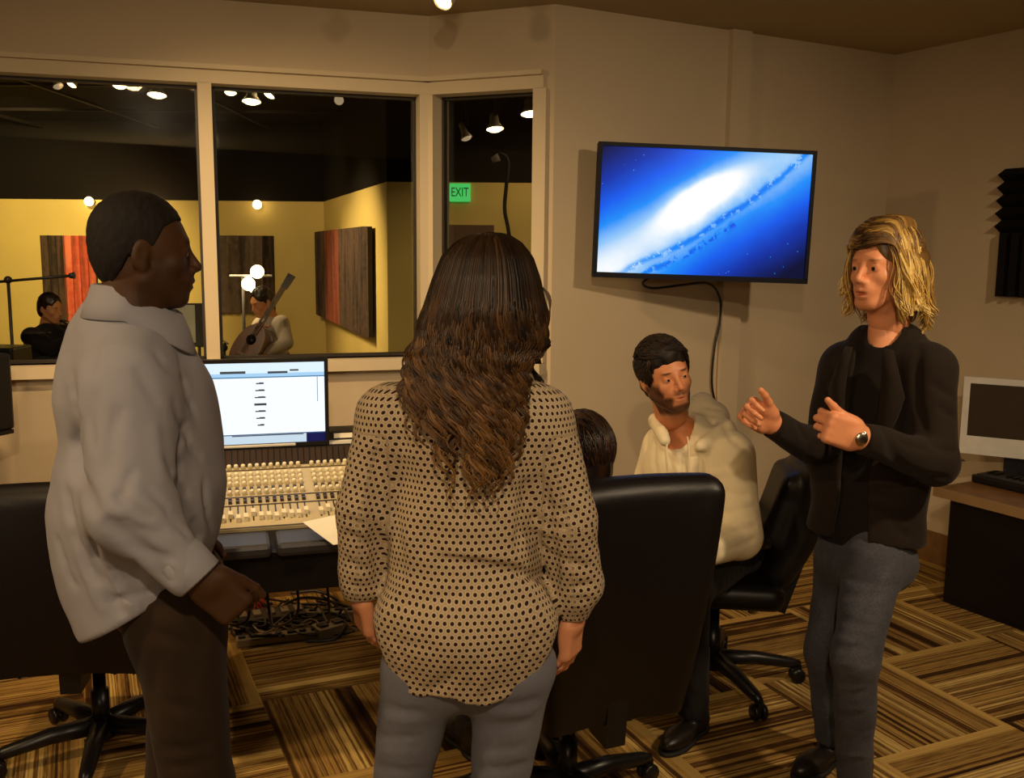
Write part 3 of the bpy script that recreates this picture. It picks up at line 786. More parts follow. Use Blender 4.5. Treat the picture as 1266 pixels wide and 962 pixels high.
# all-in-one computer
im_a = at(1195, 464, 4.78); im_b = at(1266, 467, 4.65); im_c = at(1184, 560, 4.78)
idr = unit((im_b-im_a)*[1, 1, 0]); IH = .455*1.0; IW = .60
icx = at(1189, 512, 4.73)+idr*(IW/2)
top = im_a[2]; bot = at(1184, 557, 4.78)[2]; IH = top-bot
print('imac', IH, bot, top)
im = empty('desktop_computer', (icx[0], icx[1], bot+.0), atan2(idr[1], idr[0]), 'silver-framed computer with dark blank screen on the desk at right', 'computer')
Rt = Rx(-.04)
MB().box((0, .015, IH/2), (IW/2, .012, IH/2), Rt, bev=.005).build('casing', M_silver, im)
b_ = .030
m = MB()
for c, h in (((0, 0, IH-b_/2), (IW/2, .004, b_/2)), ((0, 0, b_/2), (IW/2, .004, b_/2)), ((-IW/2+b_/2, 0, IH/2), (b_/2, .004, IH/2-b_)), ((IW/2-b_/2, 0, IH/2), (b_/2, .004, IH/2-b_))): m.box(c, h)
m.build('screen_border', M_silver, im)
MB().box((0, .001, IH/2), (IW/2-b_, .002, IH/2-b_)).build('screen', plain('blank_screen', srgb(58, 46, 34), .3), im)
MB().prism([(-.1, .03, .10), (.1, .03, .10), (.1, .03, dz-bot+.006), (-.1, .03, dz-bot+.006)], 0, .012, (0, 1, 0)).box((0, .06, dz-bot+.007), (.1, .07, .005)).build('stand', M_blackpl, im)
# keyboard, dark piano keyboard
kb = onz(1245, 592, dz+.03); kx = empty('music_keyboard', (kb[0], kb[1], dz), atan2(dC[1], dC[0]), 'dark music keyboard on the wooden desk before the blank computer', 'keyboard')
MB().box((.26, 0, .02), (.38, .10, .019), bev=.008).build('case', M_blackpl, kx)
m = MB()
for k in range(22): m.box((-.08+.033*k, yy(.04), .042), (.0155, .05, .004))
m.build('white_keys', M_darkgrey, kx); m = MB()
for k in range(22):
    if k % 7 not in (2, 6): m.box((-.064+.033*k, yy(.02), .050), (.008, .03, .006))
m.build('black_keys', M_blackpl, kx)
M_pale = plain('pale_plastic', srgb(150, 138, 118), .4)
for k, (px, py, lab) in enumerate(((1190, 572, 'small pale cable loop on the desk left of the blank computer'), (1222, 576, 'small pale cable loop on the desk just below the blank screen'))):
    c = onz(px, py, dz+.01); P = [c+[.05*cos(q*1.3)*(1+.3*sin(3*q)), .045*sin(q*1.7), .01+.012*(1+sin(2*q+k))] for q in np.linspace(0, 7.5, 40)]
    o = MB().tube(P, .004, 6).build('cable_loop', M_pale); tag(o, lab, 'cable')
# ---------------- acoustic foam on the right wall
fa = onwall(1246, 209, C4, C5); fb = onwall(1234, 366, C4, C5)
fs = float((fa-C4)@dC); foam = MB(); Lf = .62; nzg = 9; zt, zbm = fa[2], fb[2]
fo = empty('acoustic_foam', C4+dC*fs+[0, 0, (zt+zbm)/2], atan2(dC[1], dC[0]), 'black acoustic foam square with wedged ridges on the right wall', 'acoustic panel')
Hh = (zt-zbm)
def wedge_block(z0, z1, x0, x1, nw, horiz, dep=.05):
    m = MB()
    m.box(((x0+x1)/2, yy(.011), (z0+z1)/2), ((x1-x0)/2, .009, (z1-z0)/2))
    for k in range(nw):
        if horiz:
            a = z0+(z1-z0)*k/nw; b = z0+(z1-z0)*(k+1)/nw
            P = [(x0, yy(.018), a), (x0, yy(.018), b), (x0, yy(dep+.018), (a+b)/2)]; m.prism(P, 0, x1-x0, (1, 0, 0))
        else:
            a = x0+(x1-x0)*k/nw; b = x0+(x1-x0)*(k+1)/nw
            P = [(a, yy(.018), z0), (b, yy(.018), z0), ((a+b)/2, yy(dep+.018), z0)]; m.prism(P, 0, z1-z0, (0, 0, 1))
    return m
M_foam = plain('charcoal_foam', srgb(26, 22, 20), .95, spec=.1, bump=.4, bscale=300)
wedge_block(0, Hh/2, 0, Lf/2, 5, True, .055).build('foam_tile', M_foam, fo); wedge_block(-Hh/2, 0, Lf/2, Lf, 5, True).build('foam_tile', M_foam, fo)
wedge_block(-Hh/2, 0, 0, Lf/2, 5, False).build('foam_tile', M_foam, fo); wedge_block(0, Hh/2, Lf/2, Lf, 5, False).build('foam_tile', M_foam, fo)
# ---------------- ceiling spotlight
M_lampglow = plain('lamp_glow', srgb(255, 240, 205), .4, emit=srgb(255, 226, 170), emis=14)
M_spotwhite = plain('white_fitting', srgb(205, 195, 170), .4)
sp_ = onz(551, 6, 2.60); 
spt = empty('ceiling_spotlight', (sp_[0]+.0, sp_[1], H), 0, 'small white ceiling spotlight glowing at the top edge above the window', 'ceiling light')
dirn = unit([-.5, -.75, -.9]); zz = -dirn; xx = unit(np.cross([0, 0, 1], zz)); yy2 = np.cross(zz, xx); RS = np.stack([xx, yy2, zz], 1)
MB().lathe([(.05, -.0), (.05, -.02), (.03, -.026)], (0, 0, 0), 20).tube([(0, 0, -.02), (0, 0, -.07)], .009, 8).build('mount', M_spotwhite, spt)
MB().lathe([(.02, .06), (.036, .04), (.042, -.03), (.039, -.03), (.034, -.005)], (0, 0, -.09), 20, RS).build('shade', M_spotwhite, spt)
MB().lathe([(.034, -.022), (.030, -.027), (.001, -.03)], (0, 0, -.09), 20, RS).build('bulb', M_lampglow, spt)

# ================================================================== STUDIO CONTENT
M_glow2 = plain('studio_lamp_glow', srgb(255, 236, 190), .4, emit=srgb(255, 222, 160), emis=9)
M_dimglow = plain('dim_lamp_glow', srgb(200, 170, 130), .4, emit=srgb(220, 190, 150), emis=.5)
def studio_spot(px, py, r=.075, d=(0, -.3, -1), glow=None, Y=8.6, lab=''):
    p = at(px, py, Y)
    e = empty('track_spotlight', (p[0], p[1], SH), 0, lab, 'spotlight', 'spotlights under the black studio ceiling')
    h = p[2]-SH; zz = -unit(d); xx = unit(np.cross([0, 1, .1], zz)); R_ = np.stack([xx, np.cross(zz, xx), zz], 1)
    MB().tube([(0, 0, 0), (0, 0, h+.10)], .014, 8).build('stem', M_dkmetal, e)
    MB().lathe([(.02, .13), (r*.45, .11), (r*.55, .05), (r, .0), (r*.95, .0), (r*.5, .045)], (0, 0, h), 18, R_).build('shade', M_spotwhite, e)
    MB().lathe([(r*.9, .004), (r*.6, -.012), (.001, -.02)], (0, 0, h), 18, R_).build('lens', glow or M_glow2, e)
    return p
S_ = []
for px, py, r, d, g, lab in ((88, 104, .05, (-.6, -.5, -1), None, 'small tilted spotlight near the top left corner of the left pane'), (72, 107, .045, (.5, -.3, -1), M_dimglow, 'dim tilted spotlight, leftmost under the studio ceiling'),
    (148, 107, .06, (0, -.2, -1), None, 'small spotlight between the tilted pair and the big one, left pane'), (194, 118, .085, (0, -.2, -1), None, 'largest glowing spotlight, above the head of the man in shirt'),
    (240, 108, .045, (.4, -.3, -1), M_dimglow, 'dim spotlight beside the window post, left pane'), (285, 115, .055, (0, -.2, -1), None, 'small spotlight just right of the window post'),
    (311, 126, .085, (0, -.2, -1), None, 'lowest spotlight of the three right of the window post'), (332, 117, .06, (-.6, -.4, -1), None, 'tilted spotlight, rightmost of three near the window post'),
    (419, 124, .045, (0, -1, -.4), M_dimglow, 'dim round spotlight alone in the middle pane'), (612, 160, .075, (.1, -.2, -1), None, 'glowing spotlight in the middle of the narrow angled window'),
    (656, 141, .085, (.1, -.2, -1), None, 'glowing spotlight at the right edge of the narrow angled window'), (577, 171, .05, (.4, -.2, -1), M_dimglow, 'dim spotlight at left of the narrow angled window')):
    studio_spot(px, py, r, d, g, 8.0 if px > 500 else 8.6, lab)
for px, lab in ((110, 'small round wall lamp glowing above the striped panels at left'), (318, 'small round wall lamp glowing above the grey panel right of the post')):
    p = at(px, 249 if px == 110 else 253, SF-.12); e = empty('wall_lamp', p, 0, lab, 'wall lamp')
    MB().sphere((0, 0, 0), .055).build('globe', M_glow2, e); MB().tube([(0, .05, 0), (0, .12, 0)], .03, 10).build('wall_mount', M_dkmetal, e)
# exit sign
ec = (at(557, 228, 8.36)+at(580, 248, 8.36))/2
ex = empty('exit_sign', ec, 0, 'green lit EXIT sign on the studio wall seen through the narrow window', 'exit sign')
MB().box((0, .02, 0), (.088, .018, .075), bev=.004).build('housing', plain('exit_green_glow', srgb(60, 150, 80), .4, emit=srgb(70, 200, 100), emis=.9), ex)
cu = bpy.data.curves.new('lettering', 'FONT'); cu.body = 'EXIT'; cu.size = .085; cu.align_x = 'CENTER'; cu.align_y = 'CENTER'; cu.extrude = .002
dg = bpy.context.evaluated_depsgraph_get(); to = bpy.data.objects.new('t', cu); COL.objects.link(to); bpy.context.view_layer.update(); me = bpy.data.meshes.new_from_object(to); COL.objects.unlink(to)
me.materials.clear(); me.materials.append(plain('exit_letter_dark', srgb(18, 70, 34), .5)); lo = bpy.data.objects.new('lettering', me); lo.rotation_euler = (pi/2, 0, 0); lo.location = (0, -.0005, 0); lo.scale = (.86, 1.25, 1); link(lo, ex)
# door under it
d0 = at(551, 278, 8.4); d1_ = at(611, 278, 8.4)
dr = empty('door_1', ((d0[0]+d1_[0])/2, 8.4, 0)); dr['kind'] = 'structure'; hw = (d1_[0]-d0[0])/2
MB().box((0, -.02, d0[2]/2), (hw, .02, d0[2]/2)).build('door_leaf', plain('brown_door', srgb(96, 62, 32), .5, var=.2), dr)
MB().sphere((hw-.07, -.06, .95), .03).build('door_knob', M_chrome, dr)
# tall lamp / gooseneck pole in the narrow window
pl = at(622, 200, 7.2); e = empty('microphone_boom', (pl[0], pl[1], 0), 0, 'tall thin boom pole curving down in the narrow window beside the exit sign', 'microphone stand')
q = lambda px, py: at(px, py, 7.2)-[pl[0], pl[1], 0]
MB().tube(catmull([q(612, 197), q(620, 191), q(628, 200), q(626, 230), q(624, 260), q(630, 300), q(634, 420), np.array([.1, 0, 0.03])], 40), .014, 8).build('pole', M_dkmetal, e)
MB().tube([q(608, 198), q(617, 194)], [.02, .03], 10).build('microphone', M_silver, e); MB().lathe([(.17, 0), (.17, .02), (.03, .04)], (.1, 0, 0), 20).build('base', M_dkmetal, e)

# striped acoustic panels
def stripe_mat(name, cols, freq):
    t = NT(name); X, Y, Z = t.sep(t.coord()); n0 = t.noise(t.comb(t.m('MULTIPLY', X, 1.0), 0.0, t.m('MULTIPLY', Z, .05)), freq, 2, .7)
    n1 = t.noise(t.coord(), 14, 3); v = t.m('ADD', n0, t.m('MULTIPLY', t.m('SUBTRACT', n1, .5), .25))
    t.set(t.ramp(v, [(.35+.3*i/(len(cols)-1), c) for i, c in enumerate(cols)]), .9); t.bump(n1, .4, .02); return t.mat
M_pblack = stripe_mat('panel_black_weave', [srgb(36, 24, 18), srgb(84, 62, 46), srgb(44, 30, 22)], 12)
M_pred = stripe_mat('panel_red_weave', [srgb(150, 66, 44), srgb(205, 92, 66), srgb(226, 130, 96)], 9)
M_pgrey = stripe_mat('panel_grey_weave', [srgb(84, 68, 56), srgb(120, 100, 84), srgb(70, 54, 44)], 5)
def panel(P, d, n, w, z0, z1, strips, lab, name='striped_wall_panel', dep=.09, teeth=0):
    e = empty(name, P+[0, 0, z0], atan2(d[1], d[0]), lab, 'acoustic panel'); sg = float(np.cross(d, n)[2]); h = z1-z0
    MB().box((w/2, sg*dep*.3, h/2), (w/2, dep*.3, h/2)).build('backing', M_dkmetal, e)
    x = 0
    for fr_, mat in strips:
        m = MB(); x1 = x+w*fr_; nw = max(2, int((x1-x)/.09))
        for k in range(nw):
            a = x+(x1-x)*k/nw; b = x+(x1-x)*(k+1)/nw; m.prism([(a, sg*dep*.6, 0), (b, sg*dep*.6, 0), ((a+b)/2, sg*dep*1.2, 0)], 0.0, h, (0, 0, 1))
        m.build('fabric_strip', mat, e); x = x1
    return e
bx = lambda px, py: at(px, py, SF-.0)
a_, b__ = bx(52, 291), bx(124, 400)
panel(np.array([a_[0], SF, 0]), np.array([1., 0, 0]), np.array([0, -1., 0]), b__[0]-a_[0], b__[2]-.1, a_[2], [(.42, M_pblack), (.58, M_pred)], 'black and red striped panel on the yellow wall behind the seated musician', dep=.1)
a_, b__ = bx(268, 291), bx(341, 387)
panel(np.array([a_[0], SF, 0]), np.array([1., 0, 0]), np.array([0, -1., 0]), b__[0]-a_[0], b__[2], a_[2], [(.8, M_pgrey), (.2, M_pblack)], 'grey-brown panel on the studio back wall behind the lamps', dep=.06)
a_ = onwall(397, 287, K1, K2); b__ = onwall(464, 280, K1, K2); c_ = onwall(463, 416, K1, K2)
w_ = float((b__-a_)@dS); 
M_prust = stripe_mat('panel_rust_weave', [srgb(92, 44, 28), srgb(130, 62, 38), srgb(104, 52, 34)], 9)
panel(flat(a_)+nS*.03, dS, nS, w_, c_[2], b__[2], [(.30, M_pblack), (.28, M_prust), (.42, M_pblack)], 'black panel with red stripe on the right-hand studio wall', dep=.07)
# mic stand with boom, left
M_stand = plain('stand_black', srgb(44, 32, 20), .5)
def mic_stand(px, Ytop, top_py, boom, Y, lab, base_dx=0):
    t0 = at(px, top_py, Y); e = empty('microphone_stand', (t0[0], Y, 0), 0, lab, 'microphone stand')
    MB().tube([(0, 0, .05), (0, 0, t0[2])], .013, 8).build('pole', M_stand, e)
    for k in range(3):
        q_ = 2*pi*k/3+.5; MB().tube([(0, 0, .18), (.32*cos(q_), .32*sin(q_), .01)], .011, 6).build('tripod_leg', M_stand, e)
    A = at(boom[0][0], boom[0][1], Y)-[t0[0], Y, 0]; B = at(boom[1][0], boom[1][1], Y)-[t0[0], Y, 0]
    MB().tube([A, B], .011, 8).build('boom', M_stand, e); MB().sphere((0, 0, t0[2]), .03).build('clutch', M_stand, e)
    MB().tube([B, B+(B-A)*.06], [.02, .028], 10).build('microphone', M_darkgrey, e); return e
mic_stand(10, 0, 346, ((-8, 349), (86, 341)), 7.6, 'boom microphone stand at far left before the yellow studio wall')
mic_stand(245, 0, 392, ((228, 372), (252, 425)), 7.4, 'microphone stand beside the window post behind the man in shirt')
# music stands (white pages)
for px, py, w, h, tilt, lab in ((228, 402, .26, .30, .5, 'white sheet on a music stand, just right of the man in shirt'),):
    p = at(px, py, 6.5); e = empty('music_stand', (p[0], p[1], 0), .3, lab, 'music stand')
    MB().tube([(0, 0, .02), (0, 0, p[2]-.1)], .012, 8).build('pole', M_stand, e)
    MB().box((0, .0, p[2]), (w/2, .008, h/2), Rx(-.35)).build('desk_plate', M_stand, e); MB().box((-.02, -.02, p[2]+.01), (w/2-.04, .003, h/2-.02), Rx(-.35)).build('sheet_music', M_paper, e)
    MB().lathe([(.18, 0), (.16, .02), (.02, .05)], (0, 0, 0), 20).build('base', M_stand, e)
# lamp stand with two globes
lp = at(300, 345, 8.9); e = empty('lamp_stand', (lp[0], lp[1], 0), 0, 'lamp stand with two bright bulbs on a crossbar in the studio', 'lamp')
MB().tube([(0, 0, .02), (0, 0, lp[2]+.02)], .014, 8).build('pole', M_stand, e); q = lambda px, py: at(px, py, 8.9)-[lp[0], lp[1], 0]
MB().tube([q(284, 341), q(336, 341)], .010, 8).build('crossbar', M_silver, e)
MB().sphere(q(307, 351), .062).build('bulb', M_glow2, e); MB().sphere(q(318, 336), .062).build('bulb', M_glow2, e); MB().tube([q(311, 356), q(319, 368)], [.03, .018], 8).build('bulb_socket', M_glow2, e)
MB().lathe([(.2, 0), (.18, .02), (.02, .05)], (0, 0, 0), 20).build('base', M_stand, e)
# amplifier / black chair shapes low at left
p = at(-6, 462, 6.7); e = empty('guitar_amplifier', (p[0], 6.7, 0), 0, 'black amplifier standing behind the glass at far left', 'amplifier')
zt_ = at(12, 428, 6.7)[2]; MB().box((0, 0, zt_/2), (.20, .14, zt_/2), bev=.015).build('cabinet', M_blackpl, e); MB().box((0, -.142, zt_*.4), (.17, .004, zt_*.3)).build('grille', M_darkgrey, e)
# ================================================================== PEOPLE
def skin_mat(name, base, lipc, beardc=None, rough=.5):
    t = NT(name); v = t.coord()
    c = t.mix(t.noise(v, 9, 3), tuple(x*.9 for x in base[:3])+(1,), tuple(min(1, x*1.08) for x in base[:3])+(1,))
    c = t.mix(t.m('MULTIPLY', t.attr('lip').outputs['Fac'], .75), c, lipc)
    if beardc is not None: c = t.mix(t.m('MULTIPLY', t.attr('beard').outputs['Fac'], t.m('ADD', .62, t.m('MULTIPLY', t.noise(v, 300, 2), .5)), clamp=True), c, beardc)
    c = t.mix(t.attr('brow').outputs['Fac'], c, beardc or srgb(30, 18, 10))
    t.set(c, rough, spec=.35, sss=.04); return t.mat
def g3(x, y, z, c, w): return np.exp(-(((x-c[0])/w[0])**2+((y-c[1])/w[1])**2+((z-c[2])/w[2])**2))
def head_mesh(R, T, s=1.0, h=.0036, face=True, slim=1.0, neck=.055, neck_dir=(0, -.035, -.18), jaw=1.0, mouth_open=0.0, beard=0.0, brow_w=1.0, feminine=False, neck_len=1.0):
    """local: x to its right hand side (screen left when facing us), y forward, z up; origin between the ears"""
    F = Field((-.115, -.145, -.24), (.115, .135, .14), h)
    F.add(ell((0, -.012, .036), (.076*slim, .091, .084)), 0)
    F.add(ell((0, .028, .0), (.064*slim, .062, .082)), .03)
    F.add(ell((0, .030, -.052), (.054*slim*jaw, .058, .058)), .025)
    F.add(ell((0, .068, -.098), (.024*jaw, .021, .018)), .028)
    F.add(cone((-.050*slim*jaw, .0, -.050), (-.018*jaw, .066, -.095), .020, .016), .02)
    F.add(cone((.050*slim*jaw, .0, -.050), (.018*jaw, .066, -.095), .020, .016), .02)
    for sx in (-1, 1):
        F.add(ell((sx*.042*slim, .058, -.022), (.020, .020, .017)), .02)
    F.add(cone((-.030, .078, .024), (.030, .078, .024), .0115, .0115), .018)
    for sx in (-1, 1):
        F.sub(ell((sx*.031, .099, .004), (.018, .016, .012)), .012)
        F.add(ell((sx*.031, .0765, .003), (.0155, .0118, .0125)), .004); F.add(cone((sx*.020, .0865, .0105), (sx*.042, .083, .0105), .0032, .0032), .003)
    F.add(cone((0, .088, .012), (0, .110, -.026), .0065, .0095), .012)
    F.add(ell((0, .108, -.030), (.0095, .010, .009)), .006)
    for sx in (-1, 1): F.add(ell((sx*.012, .097, -.034), (.0075, .010, .0075)), .006)
    F.add(ell((0, .082, -.058), (.030, .018, .022)), .02)               # muzzle
    F.add(cone((-.019, .089, -.0605), (0, .0985, -.058), .0035, .0052), .006); F.add(cone((.019, .089, -.0605), (0, .0985, -.058), .0035, .0052), .006)
    F.add(cone((-.015, .089, -.071-mouth_open), (.015, .089, -.071-mouth_open), .0052, .0052, (0, 0, 1), .9), .006)
    F.add(ell((0, .0945, -.0715-mouth_open), (.012, .0055, .0055)), .006)
    F.sub(ell((0, .103, -.0655-mouth_open/2), (.022, .014, .0016+mouth_open*.55)), .003)
    for sx in (-1, 1):
        Re = Rz(sx*.35)@Ry(sx*.08)@Rx(-.18)
        F.add(ell((sx*.078*slim, -.012, -.002), (.0075, .019, .032), Re), .008); F.add(ell((sx*.074*slim, -.006, -.026), (.007, .010, .013), Re), .006)
        F.sub(ell((sx*.087*slim, -.008, .002), (.0045, .011, .019), Re), .004)
    n1 = np.array(neck_dir)*neck_len
    F.add(cone((0, -.022, -.055), n1+np.array([0, -.012, 0]), neck, neck*1.06), .03)
    F.add(cone((0, .0, -.12), n1*.9+[0, .018, 0], neck*.55, neck*.6), .03)
    for sx in (-1, 1): F.groove((sx*.05, .02, -.10), (sx*.018, n1[1]+neck+.02, n1[2]*.95), .008, -.003)
    P, Q = F.mesh(); P = smooth_mesh(P, Q, 1)
    x, y, z = P[:, 0], P[:, 1], P[:, 2]
    lip = np.clip(g3(x, y, z, (0, .095, -.0655-mouth_open/2), (.021, .02, .0095+mouth_open/2))*1.6-.5, 0, 1)*(y > .07)
    # beard: jawline, chin and moustache
    jl = np.clip((-.052-z)/.012, 0, 1)*np.clip((z+.135)/.02, 0, 1)
    side = np.clip((np.abs(x)-.043)/.008, 0, 1)*np.clip((.0-z)/.02, 0, 1)*np.clip((z+.12)/.02, 0, 1)*np.clip((y+.012)/.012, 0, 1)*np.clip((.075-y)/.01, 0, 1)
    mo = g3(x, y, z, (0, .1, -.05), (.030, .03, .0065))
    chin = np.clip((-.082-z)/.01, 0, 1)
    b = np.clip(np.maximum.reduce([jl*np.clip((np.abs(x)-.022)/.01, 0, 1), side, mo, chin*np.clip((z+.14)/.02, 0, 1)])*(y > -.02), 0, 1)*beard*(1-lip)
    bro = np.zeros(len(P))
    for sx in (-1, 1):
        bro = np.maximum(bro, np.clip(g3(x, y, z, (sx*.033, .09, .0255-.0), (.019*brow_w, .03, .0048))*2.2-.7, 0, 1))
    bro *= .85*(y > .05)
    P = P*s@np.array(R).T+np.array(T)
    return P, Q, dict(lip=lip, beard=b, brow=bro)
def eyes(parent, R, T, s=1.0, look=(0, 1, 0), iris=srgb(60, 36, 20)):
    t = MATS.get('eye')
    if t is None:
        n = NT('eye'); a = n.attr('iris').outputs['Fac']
        n.set(n.ramp(a, [(.0, srgb(168, 148, 128)), (.45, srgb(160, 140, 120)), (.5, srgb(64, 40, 24)), (.75, srgb(40, 24, 14)), (.8, srgb(5, 4, 4))]), .15); MATS['eye'] = t = n.mat
    L = unit(look)
    for sx in (-1, 1):
        F = Field((-.014,)*3, (.014,)*3, .0012); F.add(ell((0, 0, 0), .0112), 0); P, Q = F.mesh()
        d = P@L/.0112; a = np.clip((d-.70)/.30, 0, 1)*.9+.1*(d > .8)
        c = np.array([sx*.031, .0779, .0022])
        mesh_obj('eye', (P+c)*s@np.array(R).T+np.array(T), Q, t, parent, dict(iris=a))
def hand_mesh(R, T, mirror=1, curl=(.4, .45, .5, .55), spread=.06, thumb=(.5, .35), s=1.0, h=.0028, wrist=.07, thumb_up=0.0):
    """local: wrist at origin, fingers +y, palm facing -z, thumb on +x*mirror"""
    F = Field((-.095, -wrist-.02, -.125), (.095, .215, .10), h)
    F.add(cone((0, -wrist, 0), (0, .01, 0), .026, .023, (1, 0, 0), 1.22), 0)
    F.add(rbox((0, .048, -.001), (.040, .050, .0145), .0135), .02)
    F.add(ell((.026, .028, -.010), (.018, .032, .016)), .012)      # thumb mound
    F.add(ell((-.026, .034, -.008), (.014, .034, .013)), .012)
    bx_ = (.030, .0105, -.010, -.029); by = (.092, .096, .092, .082); Ls = ((.044, .027, .021), (.049, .031, .022), (.045, .029, .022), (.035, .022, .019)); rr_ = (.0092, .0094, .0090, .0080)
    for i in range(4):
        p = np.array([bx_[i], by[i]-.008, .001]); a = 0; sa = (1.5-i)*spread
        for j, L in enumerate(Ls[i]):
            a += curl[i]*(1.0, 1.15, .75)[j]; d = np.array([sin(sa)*cos(a), cos(a)*cos(sa), -sin(a)]); q = p+d*L
            F.add(cone(p, q, rr_[i]*(1-.09*j), rr_[i]*(1-.09*(j+1))), .0035 if j else .008); p = q
    # thumb
    a0, b0 = thumb; p = np.array([.030, .018, -.006]); d = unit([sin(a0+.25), cos(a0+.25), -.25+thumb_up]); q = p+d*.042
    F.add(cone(p, q, .0155, .0115), .012); d2 = unit([sin(a0+.25-b0), cos(a0+.25-b0), -.2+thumb_up]); q2 = q+d2*.032; F.add(cone(q, q2, .0112, .0100), .004)
    d3 = unit([sin(a0+.2-b0*1.7), cos(a0+.2-b0*1.7), -.15+thumb_up]); F.add(cone(q2, q2+d3*.024, .0102, .0082), .004)
    P, Q = F.mesh(); P = smooth_mesh(P, Q, 1)
    if mirror < 0: P = P*[-1, 1, 1]; Q = Q[:, ::-1]
    P = P*s@np.array(R).T+np.array(T)
    return P, Q
def frame(fwd, up):
    """matrix with columns x,y,z: y = fwd, z close to up"""
    y = unit(fwd); x = unit(np.cross(y, up)); z = np.cross(x, y); return np.stack([x, y, z], 1)
def with_attrs(pieces):
    """pieces: (P,Q,attrs or None) -> joined"""
    P, Q = join_meshes([(p[0], p[1]) for p in pieces]); A = {}
    for k in ('lip', 'beard', 'brow'): A[k] = np.concatenate([(p[2][k] if len(p) > 2 and p[2] else np.zeros(len(p[0]))) for p in pieces])
    return P, Q, A
def bodyfield(lo, hi, prims, h=.012):
    F = Field(lo, hi, h)
    for p in prims: F.add(p, .04)
    P, Q = F.mesh(); return smooth_mesh(P, Q, 1), Q
def hair_mat(name, stops, rough=.45):
    t = NT(name); f = t.attr('tone').outputs['Fac']; v = t.coord()
    f = t.m('ADD', f, t.m('MULTIPLY', t.m('SUBTRACT', t.noise(v, 40, 2), .5), .15))
    t.set(t.ramp(f, stops), rough, spec=.35); return t.mat
def strands_mesh(S, n=4):
    """S: list of (points (m,3), radii (m,), tone (m,)) -> P,Q,tone"""
    Ps = []; Qs = []; Ts = []; b = 0
    for pts, rs, tn in S:
        pts = np.asarray(pts); m = len(pts); d = np.gradient(pts, axis=0); d /= np.linalg.norm(d, axis=1)[:, None]+1e-9
        u = np.cross(d, [0.31, .95, .05]); u /= np.linalg.norm(u, axis=1)[:, None]+1e-9; w = np.cross(d, u)
        q = 2*pi*np.arange(n)/n
        V = pts[:, None]+np.asarray(rs)[:, None, None]*(np.cos(q)[None, :, None]*u[:, None]+np.sin(q)[None, :, None]*w[:, None])
        Ps.append(V.reshape(-1, 3)); Ts.append(np.repeat(tn, n))
        i = np.arange(m-1)[:, None]*n; k = np.arange(n)[None]; k2 = (k+1) % n
        Qs.append(np.stack([i+k, i+k2, i+n+k2, i+n+k], 2).reshape(-1, 4)+b); b += m*n
    return np.concatenate(Ps), np.concatenate(Qs), np.concatenate(Ts)
def cat_np(P, n):
    P = np.asarray(P, float); P = np.vstack([2*P[0]-P[1], P, 2*P[-1]-P[-2]]); m = len(P)-3
    t = np.linspace(0, m, n); k = np.minimum(t.astype(int), m-1); t = (t-k)[:, None]; a, b, c, d = P[k], P[k+1], P[k+2], P[k+3]
    return .5*((2*b)+(-a+c)*t+(2*a-5*b+4*c-d)*t*t+(-a+3*b-3*c+d)*t**3)
def cloth_mat(name, base, var=.06, rough=.85, weave=900, extra=None):
    t = NT(name); v = t.coord()
    c = t.mix(t.noise(v, 7, 3), tuple(x*(1-var) for x in base[:3])+(1,), tuple(min(1, x*(1+var)) for x in base[:3])+(1,))
    if extra: c = extra(t, c, v)
    t.set(c, rough, spec=.15, sheen=.05); t.bump(t.noise(v, weave, 2), .25, .001); return t.mat
def denim_extra(t, c, v):
    f = t.noise(v, 160, 3, .8); n = t.noise(v, 9, 3)
    return t.mix(t.m('MULTIPLY', t.m('MULTIPLY', f, n), .55), c, srgb(150, 150, 160))
def leg_prims(hip, knee, ankle, r=(.085, .060, .045)): return [cone(hip, knee, r[0], r[1]), cone(knee, ankle, r[1], r[2])]
def shoe(parent, ankle, fwd, mat, sole, L=.27, name='shoe'):
    a = np.array(ankle, float); f = unit([fwd[0], fwd[1], 0]); R = frame(f, [0, 0, 1]); F = Field((-.08, -.11, -.01), (.08, .24, .15), .006)
    F.add(ell((0, -.03, .045), (.038, .055, .042)), 0); F.add(ell((0, .10, .035), (.045, .10, .034)), .04); F.add(cone((0, -.02, .06), (0, -.02, .12), .040, .045), .03)
    F.clip(lambda x, y, z: (.012-z)+0*x+0*y); F.groove((-.03, .05, .07), (.03, .05, .07), .006, .003); F.groove((-.03, .08, .06), (.03, .08, .06), .006, .003)
    T = np.array([a[0], a[1], 0])
    o = sdf_obj(name, F, mat, parent, 1, None, R, T)
    S = Field((-.08, -.12, -.01), (.08, .25, .04), .006); S.add(ell((0, -.03, .012), (.042, .06, .03)), 0); S.add(ell((0, .10, .012), (.049, .106, .03)), .03); S.clip(lambda x, y, z: np.maximum(.001-z, z-.016)+0*x+0*y)
    sdf_obj('sole', S, sole, o, 1, None, R, T)

